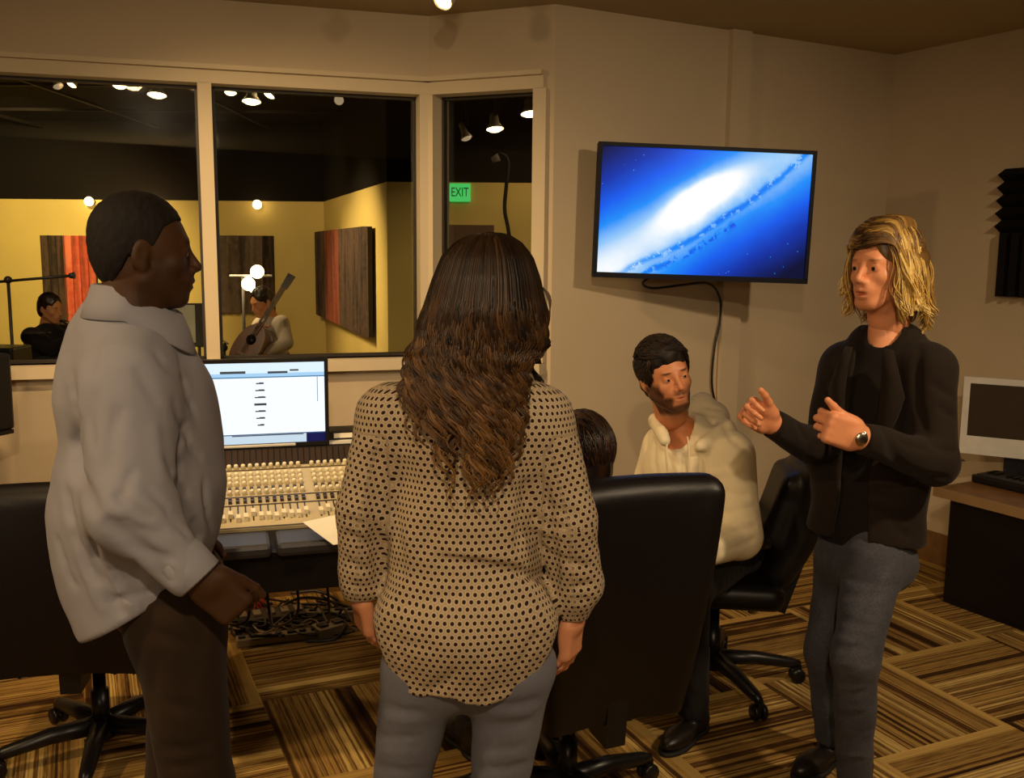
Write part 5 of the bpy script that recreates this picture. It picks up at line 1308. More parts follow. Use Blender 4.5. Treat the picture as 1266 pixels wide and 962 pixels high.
# ------------------------------------------------------------------ 3. blond man, gesturing, right
def blond_man():
    YB = 2.85
    e = empty('person', (at(1066, 700, YB)[0], YB, 0), 0, 'standing man with wavy blond hair, black blazer and jeans, gesturing with both hands', 'person')
    O = np.array(e.location); sh = lambda P: P-O
    skin = skin_mat('fair_skin_blond', srgb(226, 150, 106), srgb(176, 84, 66), srgb(150, 96, 56), .45)
    f = unit([-.84, -.55, -.02]); hc = at(1092, 332, YB); Rh = frame(f, [0, 0, 1])
    hp = head_mesh(Rh, hc, 1.02, slim=.96, neck=.054, neck_dir=(.0, -.03, -.16), jaw=1.0, mouth_open=.005, beard=.12, h=.0034)
    lat = unit([.78, -.62, 0])      # towards his left (screen right, nearer)
    ft = unit([-.62, -.78, 0])
    sL, elL, wrL = at(1150, 456, 2.74), at(1156, 572, 2.66), at(1060, 540, 2.50)
    sR, elR, wrR = at(1044, 452, 2.97), at(1018, 560, 2.92), at(951, 522, 2.72)
    nk = at(1094, 408, YB+.02); ch = at(1092, 490, YB+.02); wa = at(1075, 590, YB); pel = at(1070, 660, YB+.02)
    hL = hand_mesh(frame([-.90, -.26, .30], [-.15, -1, .05]), wrL, 1, (1.25, 1.35, 1.4, 1.45), .02, (.0, -.15), 1.04, thumb_up=.1, wrist=.015)
    hR = hand_mesh(frame([-.70, -.25, .42], [.10, .95, .1]), wrR, -1, (.85, .95, 1.05, 1.1), .04, (.25, .1), 1.0, wrist=.015)
    hpL, hpR = at(1081, 690, 2.76), at(1046, 690, 2.94)
    knL, anL = at(1058, 812, 2.66), V(at(1056, 960, 2.74)[0], 2.74, .09); knR, anR = at(1022, 806, 2.92), V(at(1024, 925, 3.0)[0], 2.98, .09)
    body = bodyfield((.6, 2.3, 0), (1.5, 3.2, 1.6), [cone(nk, ch, .05, .10), cone(ch, wa, .10, .085, lat, 1.25), cone(wa, pel, .085, .09, lat, 1.3), cone(sL, sR, .04, .04), cone(sL, elL, .042, .036), cone(elL, wrL, .036, .025), cone(sR, elR, .042, .036), cone(elR, wrR, .036, .025)]+leg_prims(hpL, knL, anL, (.07, .05, .038))+leg_prims(hpR, knR, anR, (.07, .05, .038)))
    P, Q, A = with_attrs([hp, hL, hR, body]); mesh_obj('body', sh(P), Q, skin, e, A)
    eyes(e, Rh, sh(hc), 1.02, (0, 1, 0), srgb(90, 110, 120))
    # t-shirt
    F = Field((.75, 2.55, .74), (1.42, 3.12, 1.52), .008)
    F.add(cone(at(1094, 428, YB+.01), ch, .075, .122, lat, 1.3), 0); F.add(cone(ch, wa, .122, .112, lat, 1.22), .04); F.add(cone(wa, at(1070, 668, YB), .112, .118, lat, 1.25), .04); F.add(cone(sL, sR, .05, .05), .05)
    F.sub(cone(at(1092, 412, YB-.02), at(1092, 380, YB-.02), .050, .062), .008); F.wob(.002, 30, 2)
    F.clip(lambda x, y, z: at(1070, 668, YB)[2]-z+0*x+0*y, .004)
    sdf_obj('t_shirt', F, cloth_mat('black_jersey', srgb(26, 20, 17), .1), e, 1, None, np.eye(3), -O)
    # blazer, open at the front
    F = Field((.62, 2.36, .70), (1.45, 3.16, 1.54), .007)
    F.add(cone(at(1098, 432, YB+.02), ch+V(.005, .01, 0), .080, .136, lat, 1.3), 0); F.add(cone(ch+V(.005, .01, 0), wa, .138, .128, lat, 1.26), .04); F.add(cone(wa, at(1066, 690, YB), .130, .148, lat, 1.22), .05)
    F.add(cone(sL, sR, .056, .056), .05); F.add(cone(at(1094, 425, YB+.02), at(1094, 455, YB+.02), .06, .09, lat, 1.6), .05); F.add(cone(sL, elL, .070, .062), .045); F.add(cone(elL, wrL, .062, .040), .02)
    F.add(cone(sR, elR, .072, .060), .035); F.add(cone(elR, wrR, .060, .040), .02)
    # opening: wedge towards the front, widening at the bottom
    c0 = at(1094, 428, YB)
    side = lat; cz = c0[2]
    def opening(x, y, z):
        X, Y = x-c0[0]+.02*(cz-z), y-c0[1]; fw = X*ft[0]+Y*ft[1]; sd = X*side[0]+Y*side[1]
        h_ = np.clip((cz-z)/.75, 0, 1); w = .052+.020*np.sin(h_*3.14)*0-.018*h_+.055*np.clip(h_-.6, 0, 1)*2
        return np.maximum(np.maximum(np.abs(sd+.012)-w, .02-fw), fw-.19)
    F.F = np.maximum(F.F, -opening(F.ax[0][:, None, None], F.ax[1][None, :, None], F.ax[2][None, None, :])).astype(np.float32)
    F.sub(cone(at(1094, 424, YB), at(1094, 380, YB), .060, .074), .008)
    F.wob(.0035, 28, 6)
    for a, b, w, d in (((1138, 425), (1146, 545), .012, .014), ((1148, 548), (1184, 560), .009, .010), ((1116, 578), (1176, 590), .010, .010), ((1160, 500), (1186, 520), .010, .007), ((1108, 545), (1150, 556), .008, .008), ((1064, 622), (1130, 642), .012, .008), ((1084, 602), (1122, 603), .005, .010), ((1060, 600), (1115, 616), .010, .007),
        ((985, 520), (1000, 548), .008, .009), ((1022, 470), (1030, 545), .012, .010), ((1100, 640), (1128, 668), .012, .007), ((1150, 470), (1180, 492), .010, .006), ((1090, 520), (1130, 600), .014, .008), ((1128, 392), (1160, 410), .010, -.004)):
        F.fold(a, b, w, d, .06)
    hz = at(1066, 672, YB-.1)[2]
    F.clip(lambda x, y, z: (hz-z+.012*np.sin(x*14))*1.0-1.0*(z > hz+.2)+0*y, 0)
    d_ = unit(wrL-elL); F.clip(lambda x, y, z: ((x-wrL[0])*d_[0]+(y-wrL[1])*d_[1]+(z-wrL[2])*d_[2]+.012)-1.0*((y > 2.66)|(x < wrL[0]-.02)), 0)
    d2 = unit(wrR-elR); F.clip(lambda x, y, z: ((x-wrR[0])*d2[0]+(y-wrR[1])*d2[1]+(z-wrR[2])*d2[2]+.012)-1.0*((x > elR[0]-.05)+0*y+0*z), 0)
    M_bz = cloth_mat('black_blazer_wool', srgb(34, 25, 19), .12)
    bz = sdf_obj('blazer', F, M_bz, e, 1, None, np.eye(3), -O)
    # lapels
    for s_ in (-1, 1):
        Pn = []; 
        for (h_, w0, w1) in ((.0, .046, .070), (.05, .050, .088), (.13, .052, .112), (.19, .050, .098), (.30, .040, .052)):
            for w in (w0, w1):
                c_ = c0+V(0, 0, -h_)+V(-.02*h_/.75, 0, 0)*0; r_ = (.115+.02*min(1, h_/.1)-.10*max(0, .05-h_)); sd = s_*w-.012
                Pn.append(c_+ft*(sqrt(max(.0004, r_**2-(sd*.78)**2))+.012)+lat*sd)
        Pn = np.array(Pn); m = MB(); k = len(Pn)//2; Pb = Pn-ft*.008
        Fq = []
        for i in range(k-1): a = 2*i; Fq += [(a, a+1, a+3, a+2), (a+10, a+12, a+13, a+11), (a, a+2, a+12, a+10), (a+1, a+11, a+13, a+3)]
        Fq += [(0, 10, 11, 1), (8, 9, 19, 18)]; m.add(sh(np.vstack([Pn, Pb])), Fq, True); m.build('lapel', M_bz, bz)
    # watch
    R_ = frame(d_, [0, 0, 1]); RL = np.stack([R_[:, 0], R_[:, 2], R_[:, 1]], 1)
    w_ = MB().lathe([(.0255, -.009), (.029, -.008), (.029, .008), (.0255, .009)], sh(wrL+d_*.000), 24, RL*[1, 1, 1]).build('watch_band', M_chrome, e)
    back = -R_[:, 0]*0+unit(np.cross(d_, [0, 0, 1]))*0+V(0, -1, 0); wc = wrL+back*.028
    Rw = frame([0, 0, 1], back); MB().lathe([(.016, -.003), (.017, .003), (.014, .006), (.001, .006)], sh(wc), 24, np.stack([Rw[:, 0], Rw[:, 1], Rw[:, 2]], 1)).build('watch_face', M_chrome, w_)
    # jeans
    F = Field((.72, 2.5, .05), (1.36, 3.2, 1.0), .008)
    F.add(cone(at(1070, 655, YB), at(1070, 690, YB), .105, .118, lat, 1.3), 0); F.add(cone(hpL, knL, .086, .066), .04); F.add(cone(knL, anL, .066, .050), .03); F.add(cone(hpR, knR, .090, .064), .04); F.add(cone(knR, anR, .064, .052), .03)
    F.wob(.003, 30, 9)
    for k in range(12):
        y0 = 785+k*14; F.fold((1028, y0+3*(k % 3)), (1084, y0+9*(-1)**k), .008, .008*(1 if k % 2 else -.8), .08)
    for (a, b) in (((1040, 712), (1112, 724)), ((1036, 735), (1100, 732)), ((1032, 760), (1085, 776)), ((1100, 690), (1060, 780))): F.fold(a, b, .010, .007, .05)
    F.clip(lambda x, y, z: np.maximum(.07-z, z-.95)+0*x+0*y, .004)
    sdf_obj('jeans', F, cloth_mat('dark_blue_denim', srgb(38, 37, 46), .14, extra=denim_extra), e, 1, None, np.eye(3), -O)
    for a in (anL, anR): shoe(e, sh(a), (-.75, -.65), M_shoe, M_sole)
    # hair: chin-length wavy, side parting
    hm = hair_mat('blond_hair', [(.0, srgb(58, 38, 20)), (.35, srgb(126, 92, 44)), (.65, srgb(204, 164, 84)), (1.0, srgb(244, 214, 136))], .4)
    F = Field((-.14, -.17, -.17), (.14, .14, .17), .005)
    F.add(ell((0, -.016, .045), (.086, .103, .094)), 0)
    for s_ in (-1, 1): F.add(cone((s_*.078, -.030, .03), (s_*.080, -.035, -.055), .022, .018, (0, 1, 0), 1.8), .02)
    F.add(cone((0, -.075, .02), (0, -.072, -.13), .055, .040, (1, 0, 0), 1.5), .03)
    F.sub(ell((0, .128, -.012), (.066, .080, .118)), .010)
    sc = 1.03
    hv = sdf_obj('hair', F, hm, e, 1, lambda P: dict(tone=np.clip(.25+.9*(P[:, 2]*-1.0)+.12*np.sin(P[:, 0]*160), 0, 1)), Rh*sc, sh(hc))
    S = []; r = np.random.default_rng(21); dirs, r = rand_dirs(620, -.15, 22, lambda v: v[1] < .62)
    lockp = r.uniform(0, 6.28, 40); C0_ = V(0, -.016, .045)
    for v in dirs:
        lk = int((atan2(v[0], -v[1])+pi)/(2*pi)*39); s_ = 1 if v[0] > -.12 else -1
        az = atan2(v[0], -v[1])
        root = C0_+v*V(.084, .101, .092)
        sid = v*V(1, 1, 0); sid = unit(sid+V(s_*.25, 0, 0)); 
        if sid[1] > .45: sid = unit(V(sid[0], .45+.1*r.random(), 0))
        eq = C0_+sid*V(.093, .109, 0)+V(0, 0, .0)
        lkl = .5+.5*sin(lk*5.3); ln = (.07+.075*lkl if sid[1] < -.2 else .045+.065*lkl)+r.uniform(-.012, .015)
        en = C0_+sid*V(.099, .115, 0)*r.uniform(.96, 1.12)+V(0, -.01, -.045-ln)
        fl = .010+.012*sin(lk*2.1); P = cat_np([root, C0_+unit(v+sid*.8)*V(.092, .108, .098), eq, (eq+en)/2+sid*.010, en, en+sid*fl+V(0, 0, -.026)], 28)
        t_ = np.linspace(0, 1, 28); amp = .008*np.clip((t_-.3)/.4, 0, 1); P += amp[:, None]*(np.sin(10*t_+lockp[lk])[:, None]*V(-sid[1], sid[0], 0)+.7*np.cos(10*t_+lockp[lk])[:, None]*sid)
        tone = np.clip(.18+.65*t_**.8+.25*sin(lockp[lk]*3)+r.normal()*.1, 0, 1)
        S.append((P*sc@Rh.T+hc-O, .0034*(1-.7*t_)*r.uniform(.7, 1.2), tone))
    # parting on top: both sides fall over the temples and cheeks
    def on(x, y, off=.004):
        return V(x, y, .045+(.094+off)*sqrt(max(.02, 1-((y+.016)/(.104+off))**2-(x/(.087+off))**2)))
    for k in range(420):
        u = r.random()**1.2; sd = -1 if r.random() < .58 else 1      # -1: his left, screen right
        y0 = .088-.135*u; x0 = .016+.006*r.normal()
        root = on(x0, y0, .002); e_ = .006*r.normal()
        if sd < 0: ctl = [root, on(x0-.030, y0+.006, .009), on(-.052, y0-.010, .012), V(-.080, .058-.08*u, .058), V(-.096, .046-.07*u, .005), V(-.101+e_, .034-.06*u, -.045), V(-.104+e_, .018-.05*u+.008*r.normal(), -.085-.03*r.random())]
        else: ctl = [root, on(x0+.024, y0+.004, .009), on(.056, y0-.012, .012), V(.080, .056-.07*u, .055), V(.094, .044-.06*u, .005), V(.100+e_, .034-.05*u+.008*r.normal(), -.045-.03*r.random())]
        P = cat_np(ctl, 30); t_ = np.linspace(0, 1, 30); lp = int(u*9)*1.7+sd; P[:, 1] += .006*t_*np.sin(13*t_+lp); P[:, 0] += .005*t_*np.cos(12*t_+lp)
        S.append((P*sc@Rh.T+hc-O, .0036*(1-.65*t_)*r.uniform(.7, 1.2), np.clip((.02 if sd > 0 else .06)+.85*t_+.16*sin(lp*2)+r.normal()*.08, 0, 1)))
    P, Q, T = strands_mesh(S, 4); mesh_obj('hair_strands', P, Q, hm, hv, dict(tone=T))
blond_man()

# ------------------------------------------------------------------ 4. seated man in the hoodie
def hoodie_man():
    YH = 3.42
    e = empty('person', (hub2[0], hub2[1], 0), 0, 'seated bearded man with short dark hair in cream hoodie, looking up', 'person')
    O = np.array(e.location); sh = lambda P: P-O
    skin = skin_mat('fair_skin_bearded', srgb(214, 140, 96), srgb(160, 84, 64), srgb(34, 20, 13), .42)
    f = unit([.27, -.96, .04]); hc = at(823, 466, 3.36); Rh = frame(f, [-.24, -.0, 1])
    hp = head_mesh(Rh, hc, 1.0, slim=1.0, neck=.056, neck_dir=(-.02, -.05, -.15), jaw=1.08, beard=1.0, h=.0034, brow_w=1.15)
    eyes(e, Rh, sh(hc), 1.0, (-.25, .95, .12))
    ft = unit([-.62, -.78, 0]); lat = unit([.78, -.62, 0])
    nk = at(842, 528, 3.44); ch = at(852, 575, 3.47); wa = V(.74, 3.53, .66); pel = V(.78, 3.58, .55)
    sL, elL, wrL = at(903, 562, 3.36), at(915, 665, 3.26), at(840, 690, 3.02)
    sR, elR, wrR = at(822, 552, 3.60), at(792, 640, 3.62), at(760, 680, 3.35)
    hL = hand_mesh(frame([-.8, -.5, -.1], [0, 0, 1]), wrL, 1, (.3, .35, .4, .4), .05, (.4, .2)); hR = hand_mesh(frame([-.5, -.8, -.1], [0, 0, 1]), wrR, -1, (.3, .35, .4, .4), .05, (.4, .2))
    hpL, hpR = pel+lat*.10+V(0, 0, -.0), pel-lat*.10; knL, knR = pel+lat*.14+ft*.46+V(0, 0, -.02), pel-lat*.16+ft*.46+V(0, 0, -.02); anL, anR = V(knL[0]+.03, knL[1]+.02, .09), V(knR[0]-.02, knR[1]+.05, .09)
    body = bodyfield((.0, 2.7, 0), (1.15, 3.9, 1.3), [cone(nk, ch, .05, .10), cone(ch, wa, .10, .09, lat, 1.25), cone(wa, pel, .09, .09, lat, 1.3), cone(sL, elL, .042, .036), cone(elL, wrL, .036, .025), cone(sR, elR, .042, .036), cone(elR, wrR, .036, .025), cone(sL, sR, .04, .04)]+leg_prims(hpL, knL, anL, (.07, .05, .038))+leg_prims(hpR, knR, anR, (.07, .05, .038)))
    P, Q, A = with_attrs([hp, hL, hR, body]); mesh_obj('body', sh(P), Q, skin, e, A)
    F = Field((.25, 2.95, .50), (1.08, 3.82, 1.22), .0075)
    F.add(cone(at(846, 538, 3.46), ch, .085, .125, lat, 1.35), 0); F.add(cone(ch, wa, .130, .138, lat, 1.25), .05); F.add(cone(wa, V(.78, 3.57, .58), .142, .140, lat, 1.2), .04)
    F.add(cone(sL, sR, .065, .065), .05); F.add(cone(sL, elL, .082, .074), .04); F.add(cone(elL, wrL, .070, .048), .03); F.add(cone(sR, elR, .080, .072), .04); F.add(cone(elR, wrR, .068, .048), .03)
    # hood lying on the shoulders
    hb = at(862, 520, 3.50)
    F.add(ell(at(878, 516, 3.52), (.075, .075, .062)), .03); F.add(cone(at(812, 522, 3.46), at(868, 498, 3.54), .034, .036), .02); F.add(cone(at(868, 498, 3.54), at(898, 530, 3.42), .034, .030), .02); F.add(cone(at(898, 530, 3.40), at(866, 552, 3.32), .030, .020), .02); F.add(cone(at(812, 520, 3.44), at(822, 545, 3.33), .030, .020), .02)
    F.sub(cone(at(838, 538, 3.42), at(834, 500, 3.42), .058, .072), .012)
    F.wob(.003, 24, 12)
    for a, b, w, d in (((810, 545), (815, 600), .009, .010), ((846, 556), (850, 605), .010, .012), ((868, 556), (862, 605), .011, .013), ((880, 600), (928, 614), .010, .011), ((876, 625), (934, 640), .010, .010), ((872, 585), (920, 578), .010, -.007), ((892, 658), (938, 648), .010, .011), ((872, 566), (880, 645), .013, .014),
        ((888, 682), (936, 664), .008, .010), ((905, 542), (930, 560), .012, .007), ((805, 515), (800, 560), .009, .009), ((822, 560), (842, 578), .009, .008), ((895, 520), (908, 548), .009, .012), ((868, 500), (896, 506), .008, .010), ((862, 512), (892, 520), .008, -.008), ((900, 632), (940, 622), .009, .008), ((885, 552), (905, 590), .010, .008)):
        F.fold(a, b, w, d, .06)
    F.clip(lambda x, y, z: (.545-z)*1.0+0*x+0*y-1.0*((x-pel[0])*ft[0]+(y-pel[1])*ft[1] > .16), 0)
    M_h = cloth_mat('cream_fleece', srgb(236, 220, 184), .05, rough=.95, weave=500)
    hd = sdf_obj('hoodie', F, M_h, e, 1, None, np.eye(3), -O)
    for s_, x in ((-1, 826), (1, 850)):
        MB().tube(catmull([sh(at(x, 540, 3.33)), sh(at(x+2*s_, 560, 3.305)), sh(at(x+1, 590, 3.30)), sh(at(x+3*s_, 600, 3.30))], 14), .0035, 6).build('drawstring', M_h, hd)
    F = Field((.0, 2.85, .05), (1.15, 3.85, .78), .010)
    F.add(cone(wa+V(0, 0, -.04), pel, .115, .13, lat, 1.3), 0); F.add(cone(hpL, knL, .095, .072), .04); F.add(cone(knL, anL, .07, .055), .03); F.add(cone(hpR, knR, .095, .072), .04); F.add(cone(knR, anR, .07, .055), .03)
    F.wob(.003, 26, 4); F.clip(lambda x, y, z: np.maximum(.07-z, .0)+0*x+0*y-.001, 0); F.F = np.maximum(F.F, (.07-F.ax[2])[None, None, :]).astype(np.float32)
    sdf_obj('trousers', F, cloth_mat('black_trousers', srgb(30, 26, 26), .1), e, 1, None, np.eye(3), -O)
    for a in (anL, anR): shoe(e, sh(a), ft, M_shoe, M_sole)
    hm = hair_mat('dark_brown_short_hair', [(.0, srgb(16, 10, 7)), (.6, srgb(42, 27, 16)), (1.0, srgb(104, 80, 52))], .6)
    F = Field((-.13, -.16, -.14), (.13, .14, .17), .0045)
    F.add(ell((0, -.018, .046), (.084, .102, .093)), 0); F.add(ell((0, .035, .092), (.058, .045, .036)), .03); F.add(ell((0, -.06, -.02), (.070, .062, .07)), .03)
    for s_ in (-1, 1): F.add(cone((s_*.074, .012, .03), (s_*.072, .014, -.016), .010, .006), .01)
    F.sub(ell((0, .125, -.02), (.064, .078, .092)), .008); F.clip(lambda x, y, z: (-.085-z)+0*x+0*y, .01)
    F.clip(lambda x, y, z: np.where(y > -.03, (.012-z)*1.0-1.0*((y > .0)*(y < .026)), -1.)+0*x-.5*(z > .02), .0)
    F.wob(.004, 120, 3)
    hv = sdf_obj('hair', F, hm, e, 1, lambda P: dict(tone=np.clip(.2+.3*np.sin(P[:, 0]*140+P[:, 1]*80), 0, .6)), Rh*1.0, sh(hc))
    lying_hair(hv, Rh, hc, O, hm, 1.0, 1700, 31, lambda v: (-.45, .75, -.1) if v[2] > .35 else (0, -.25, -1), (.025, .045), lambda v: v[1] < .62 or v[2] > .80, -.35, .010, .0030, (0, -.018, .048), (.087, .105, .097))
    r = np.random.default_rng(8); S = []
    for k in range(160):
        x = r.uniform(-.060, .060); y0 = .088-8*x*x; root = V(x, y0-.02, .106-5*x*x); P = cat_np([root, root+V(-.008, .013, .003), root+V(-.018, .014, -.012+.004*r.normal())], 7); S.append((P@Rh.T+hc-O, np.linspace(.0036, .0012, 7), np.full(7, r.uniform(.1, .6))))
    P, Q, T = strands_mesh(S, 4); mesh_obj('fringe', P, Q, hm, hv, dict(tone=T))
hoodie_man()

# ------------------------------------------------------------------ simpler seated figures
def figure(label, base, skinm, J, hairm, topm, legm, Rh, hc, lat, hs=1.0, hands=None, top_r=1.0, hair='short', h=.012, name_top='jacket', zmin=0.0, seated=True, strands=False):
    e = empty('person', base, 0, label, 'person'); O = np.array(e.location); sh = lambda P: P-O
    hp = head_mesh(Rh, hc, hs, neck=.052, h=.006); b = J
    prims = [cone(b['nk'], b['ch'], .05, .09), cone(b['ch'], b['pel'], .09, .09, lat, 1.3), cone(b['sL'], b['sR'], .04, .04)]
    for s_ in 'LR': prims += [cone(b['s'+s_], b['el'+s_], .04, .034), cone(b['el'+s_], b['wr'+s_], .034, .025), cone(b['hp'+s_], b['kn'+s_], .07, .05), cone(b['kn'+s_], b['an'+s_], .05, .036)]
    pts = np.array(list(b.values())); lo, hi = pts.min(0)-.25, pts.max(0)+.25; lo[2] = max(0, lo[2])
    body = bodyfield(lo, hi, prims, .016)
    pieces = [hp, body]
    for s_, m in (('L', 1), ('R', -1)):
        d = unit(b['wr'+s_]-b['el'+s_]); pieces.append(hand_mesh(frame(d, [0, 0, 1]), b['wr'+s_], m, (.7, .75, .8, .8), .03, (.4, .2), h=.005, wrist=.04))
    P, Q, A = with_attrs(pieces); mesh_obj('body', sh(P), Q, skinm, e, A)
    F = Field(lo, hi, h); k = top_r
    F.add(cone(b['nk']+V(0, 0, -.03), b['ch'], .075*k, .125*k, lat, 1.3), 0); F.add(cone(b['ch'], b['pel'], .128*k, .13*k, lat, 1.25), .04); F.add(cone(b['sL'], b['sR'], .06*k, .06*k), .04)
    for s_ in 'LR': F.add(cone(b['s'+s_], b['el'+s_], .068*k, .058*k), .035); F.add(cone(b['el'+s_], b['wr'+s_], .056*k, .040*k), .02)
    F.wob(.004, 26, 7); sdf_obj(name_top, F, topm, e, 1, None, np.eye(3), -O)
    F = Field(lo, hi, h)
    F.add(cone(b['pel']+V(0, 0, .06), b['pel'], .12, .13, lat, 1.3), 0)
    for s_ in 'LR': F.add(cone(b['hp'+s_], b['kn'+s_], .09, .07), .04); F.add(cone(b['kn'+s_], b['an'+s_], .07, .052), .02)
    F.F = np.maximum(F.F, (.07-F.ax[2])[None, None, :]).astype(np.float32); sdf_obj('trousers', F, legm, e, 1, None, np.eye(3), -O)
    fdir = b['knL']-b['hpL']
    if not seated: fdir = np.cross([0, 0, 1], lat)*-1
    for s_ in 'LR': shoe(e, sh(b['an'+s_]), fdir, M_shoe, M_sole)
    F = Field((-.14, -.17, -.22), (.14, .14, .18), .006); F.add(ell((0, -.018, .046), (.085, .103, .095)), 0); F.add(ell((0, -.055, -.015), (.075, .068, .075)), .03)
    if hair == 'long': F.add(cone((0, -.05, 0), (0, -.07, -.16), .085, .07, (1, 0, 0), 1.1), .03)
    F.sub(ell((0, .122, -.010), (.070, .090, .108)), .01); F.wob(.004, 90, 5)
    hv = sdf_obj('hair', F, hairm, e, 1, lambda P: dict(tone=np.clip(.3+.25*np.sin(P[:, 0]*120), 0, 1)), Rh*hs, sh(hc))
    if strands: lying_hair(hv, Rh, hc, O, hairm, hs, 900, 77, lambda v: (.15, -.4, -1) if v[2] < .8 else (.3, -1, 0), (.05, .08), lambda v: v[1] < .5, -.5, .006, .0028, cen=(0, -.018, .046), rad=(.087, .105, .097), tone=(.05, .8))
    return e
hm_dark = hair_mat('dark_hair', [(.0, srgb(18, 11, 8)), (.6, srgb(46, 28, 18)), (1, srgb(96, 66, 42))], .38)
skin_m = skin_mat('medium_skin', srgb(196, 130, 84), srgb(160, 84, 64), srgb(30, 18, 12))
M_blackcloth = cloth_mat('black_jacket_cloth', srgb(28, 20, 18), .1); M_darkcloth = cloth_mat('charcoal_cloth', srgb(40, 36, 38), .1)
def seat_joints(pel, ft, lat, headpx, torso=.44, arm=None):
    pel = np.array(pel, float); nk = pel+V(0, 0, torso+.10)+ft*.03; ch = pel+V(0, 0, torso-.10)
    J = dict(nk=nk, ch=ch, pel=pel, sL=nk+lat*.19+V(0, 0, -.07), sR=nk-lat*.19+V(0, 0, -.07))
    J['elL'] = J['sL']+V(0, 0, -.26)+ft*.10+lat*.04; J['elR'] = J['sR']+V(0, 0, -.26)+ft*.10-lat*.04
    J['wrL'] = J['elL']+ft*.22-lat*.04+V(0, 0, .02); J['wrR'] = J['elR']+ft*.22+lat*.04+V(0, 0, .02)
    J['hpL'] = pel+lat*.10; J['hpR'] = pel-lat*.10; J['knL'] = pel+lat*.15+ft*.42+V(0, 0, .0); J['knR'] = pel-lat*.15+ft*.42+V(0, 0, .0)
    J['anL'] = V(J['knL'][0], J['knL'][1], .09)+ft*.04; J['anR'] = V(J['knR'][0], J['knR'][1], .09)+ft*.04
    return J
# person in the large chair: only the top of the head shows
ft5 = d1; lat5 = unit([-d1[1], d1[0], 0]); hc5 = at(715, 569, 2.64); pel5 = V(ch1[0], ch1[1], .57)+ft5*(-.04)
J5 = seat_joints(pel5, ft5, lat5, None, .36)
J5['nk'] = hc5+V(0, 0, -.16)-ft5*.03; J5['sL'] = J5['nk']+lat5*.17+V(0, 0, -.06); J5['sR'] = J5['nk']-lat5*.17+V(0, 0, -.06); J5['ch'] = (J5['nk']+pel5)/2
for s_, q_ in (('L', 1), ('R', -1)): J5['el'+s_] = J5['s'+s_]+V(0, 0, -.22)+ft5*.14+lat5*.02*q_; J5['wr'+s_] = J5['el'+s_]+ft5*.2
figure('dark-haired person sitting in the large chair, only head showing beside the woman', (ch1[0], ch1[1], 0), skin_m, J5, hm_dark, M_blackcloth, M_darkcloth, frame(ft5, [0, 0, 1]), hc5, lat5, .97, hair='short', strands=True)

# studio musician in black jacket, seated, profile to the right
hcA = at(63, 382, 8.6); ftA = unit([.92, -.3, 0]); latA = unit([.3, .92, 0]); pelA = V(at(52, 455, 8.65)[0], 8.65, .62)
stool = empty('stool', (pelA[0], pelA[1], 0), 0, 'black round stool under the musician in black jacket', 'stool')
def make_stool(e, hgt):
    MB().lathe([(.17, hgt-.05), (.18, hgt-.03), (.17, hgt), (.001, hgt)], (0, 0, 0), 24).build('seat', M_blackpl, e)
    for k in range(4):
        q_ = pi/2*k+.4; MB().tube([(.12*cos(q_), .12*sin(q_), hgt-.05), (.19*cos(q_), .19*sin(q_), .01)], .014, 8).build('leg', M_dkmetal, e)
make_stool(stool, .50)
JA = seat_joints(pelA, ftA, latA, None, .30); JA['nk'] = hcA+V(-.03, 0, -.17); JA['sL'] = JA['nk']+latA*.18+V(-.02, 0, -.06); JA['sR'] = JA['nk']-latA*.18+V(-.02, 0, -.06); JA['ch'] = (JA['nk']*.6+pelA*.4)
JA['elR'] = at(66, 432, 8.45); JA['wrR'] = at(85, 420, 8.35); JA['elL'] = at(72, 430, 8.8); JA['wrL'] = at(90, 408, 8.6)
figure('seated musician with dark hair and black jacket behind the glass at left', (pelA[0], pelA[1], 0), skin_m, JA, hm_dark, M_blackcloth, M_darkcloth, frame(unit([.9, -.35, -.15]), [0, 0, 1]), hcA, latA, 1.05, top_r=1.15)
M_brass = plain('brass', srgb(214, 160, 70), .25, metal=1)
def sax(path, Y, lab, r0=.018, r1=.075):
    p0 = at(*path[0], Y); e = empty('saxophone', (p0[0], p0[1], p0[2]), 0, lab, 'saxophone'); P = catmull([at(px, py, Y)-p0 for px, py in path], 40)
    rr_ = [r0+(r1-r0)*max(0, (i/39-.15))**1.3 for i in range(40)]
    MB().tube(P, rr_, 14).build('body_tube', M_brass, e); m = MB()
    for i in range(6, 30, 3): m.lathe([(.018, -.004), (.018, .004), (.001, .005)], P[i]+V(0, -rr_[i]-.004, 0), 12, Rx(pi/2))
    m.build('keys', M_chrome, e); MB().tube([P[0]+V(-.04, 0, .01), P[0]], [.01, .016], 8).build('mouthpiece', M_blackpl, e)
sax([(80, 398), (86, 402), (89, 418), (88, 440), (92, 450), (99, 446), (102, 432)], 8.33, 'brass saxophone held by the seated musician in black jacket')
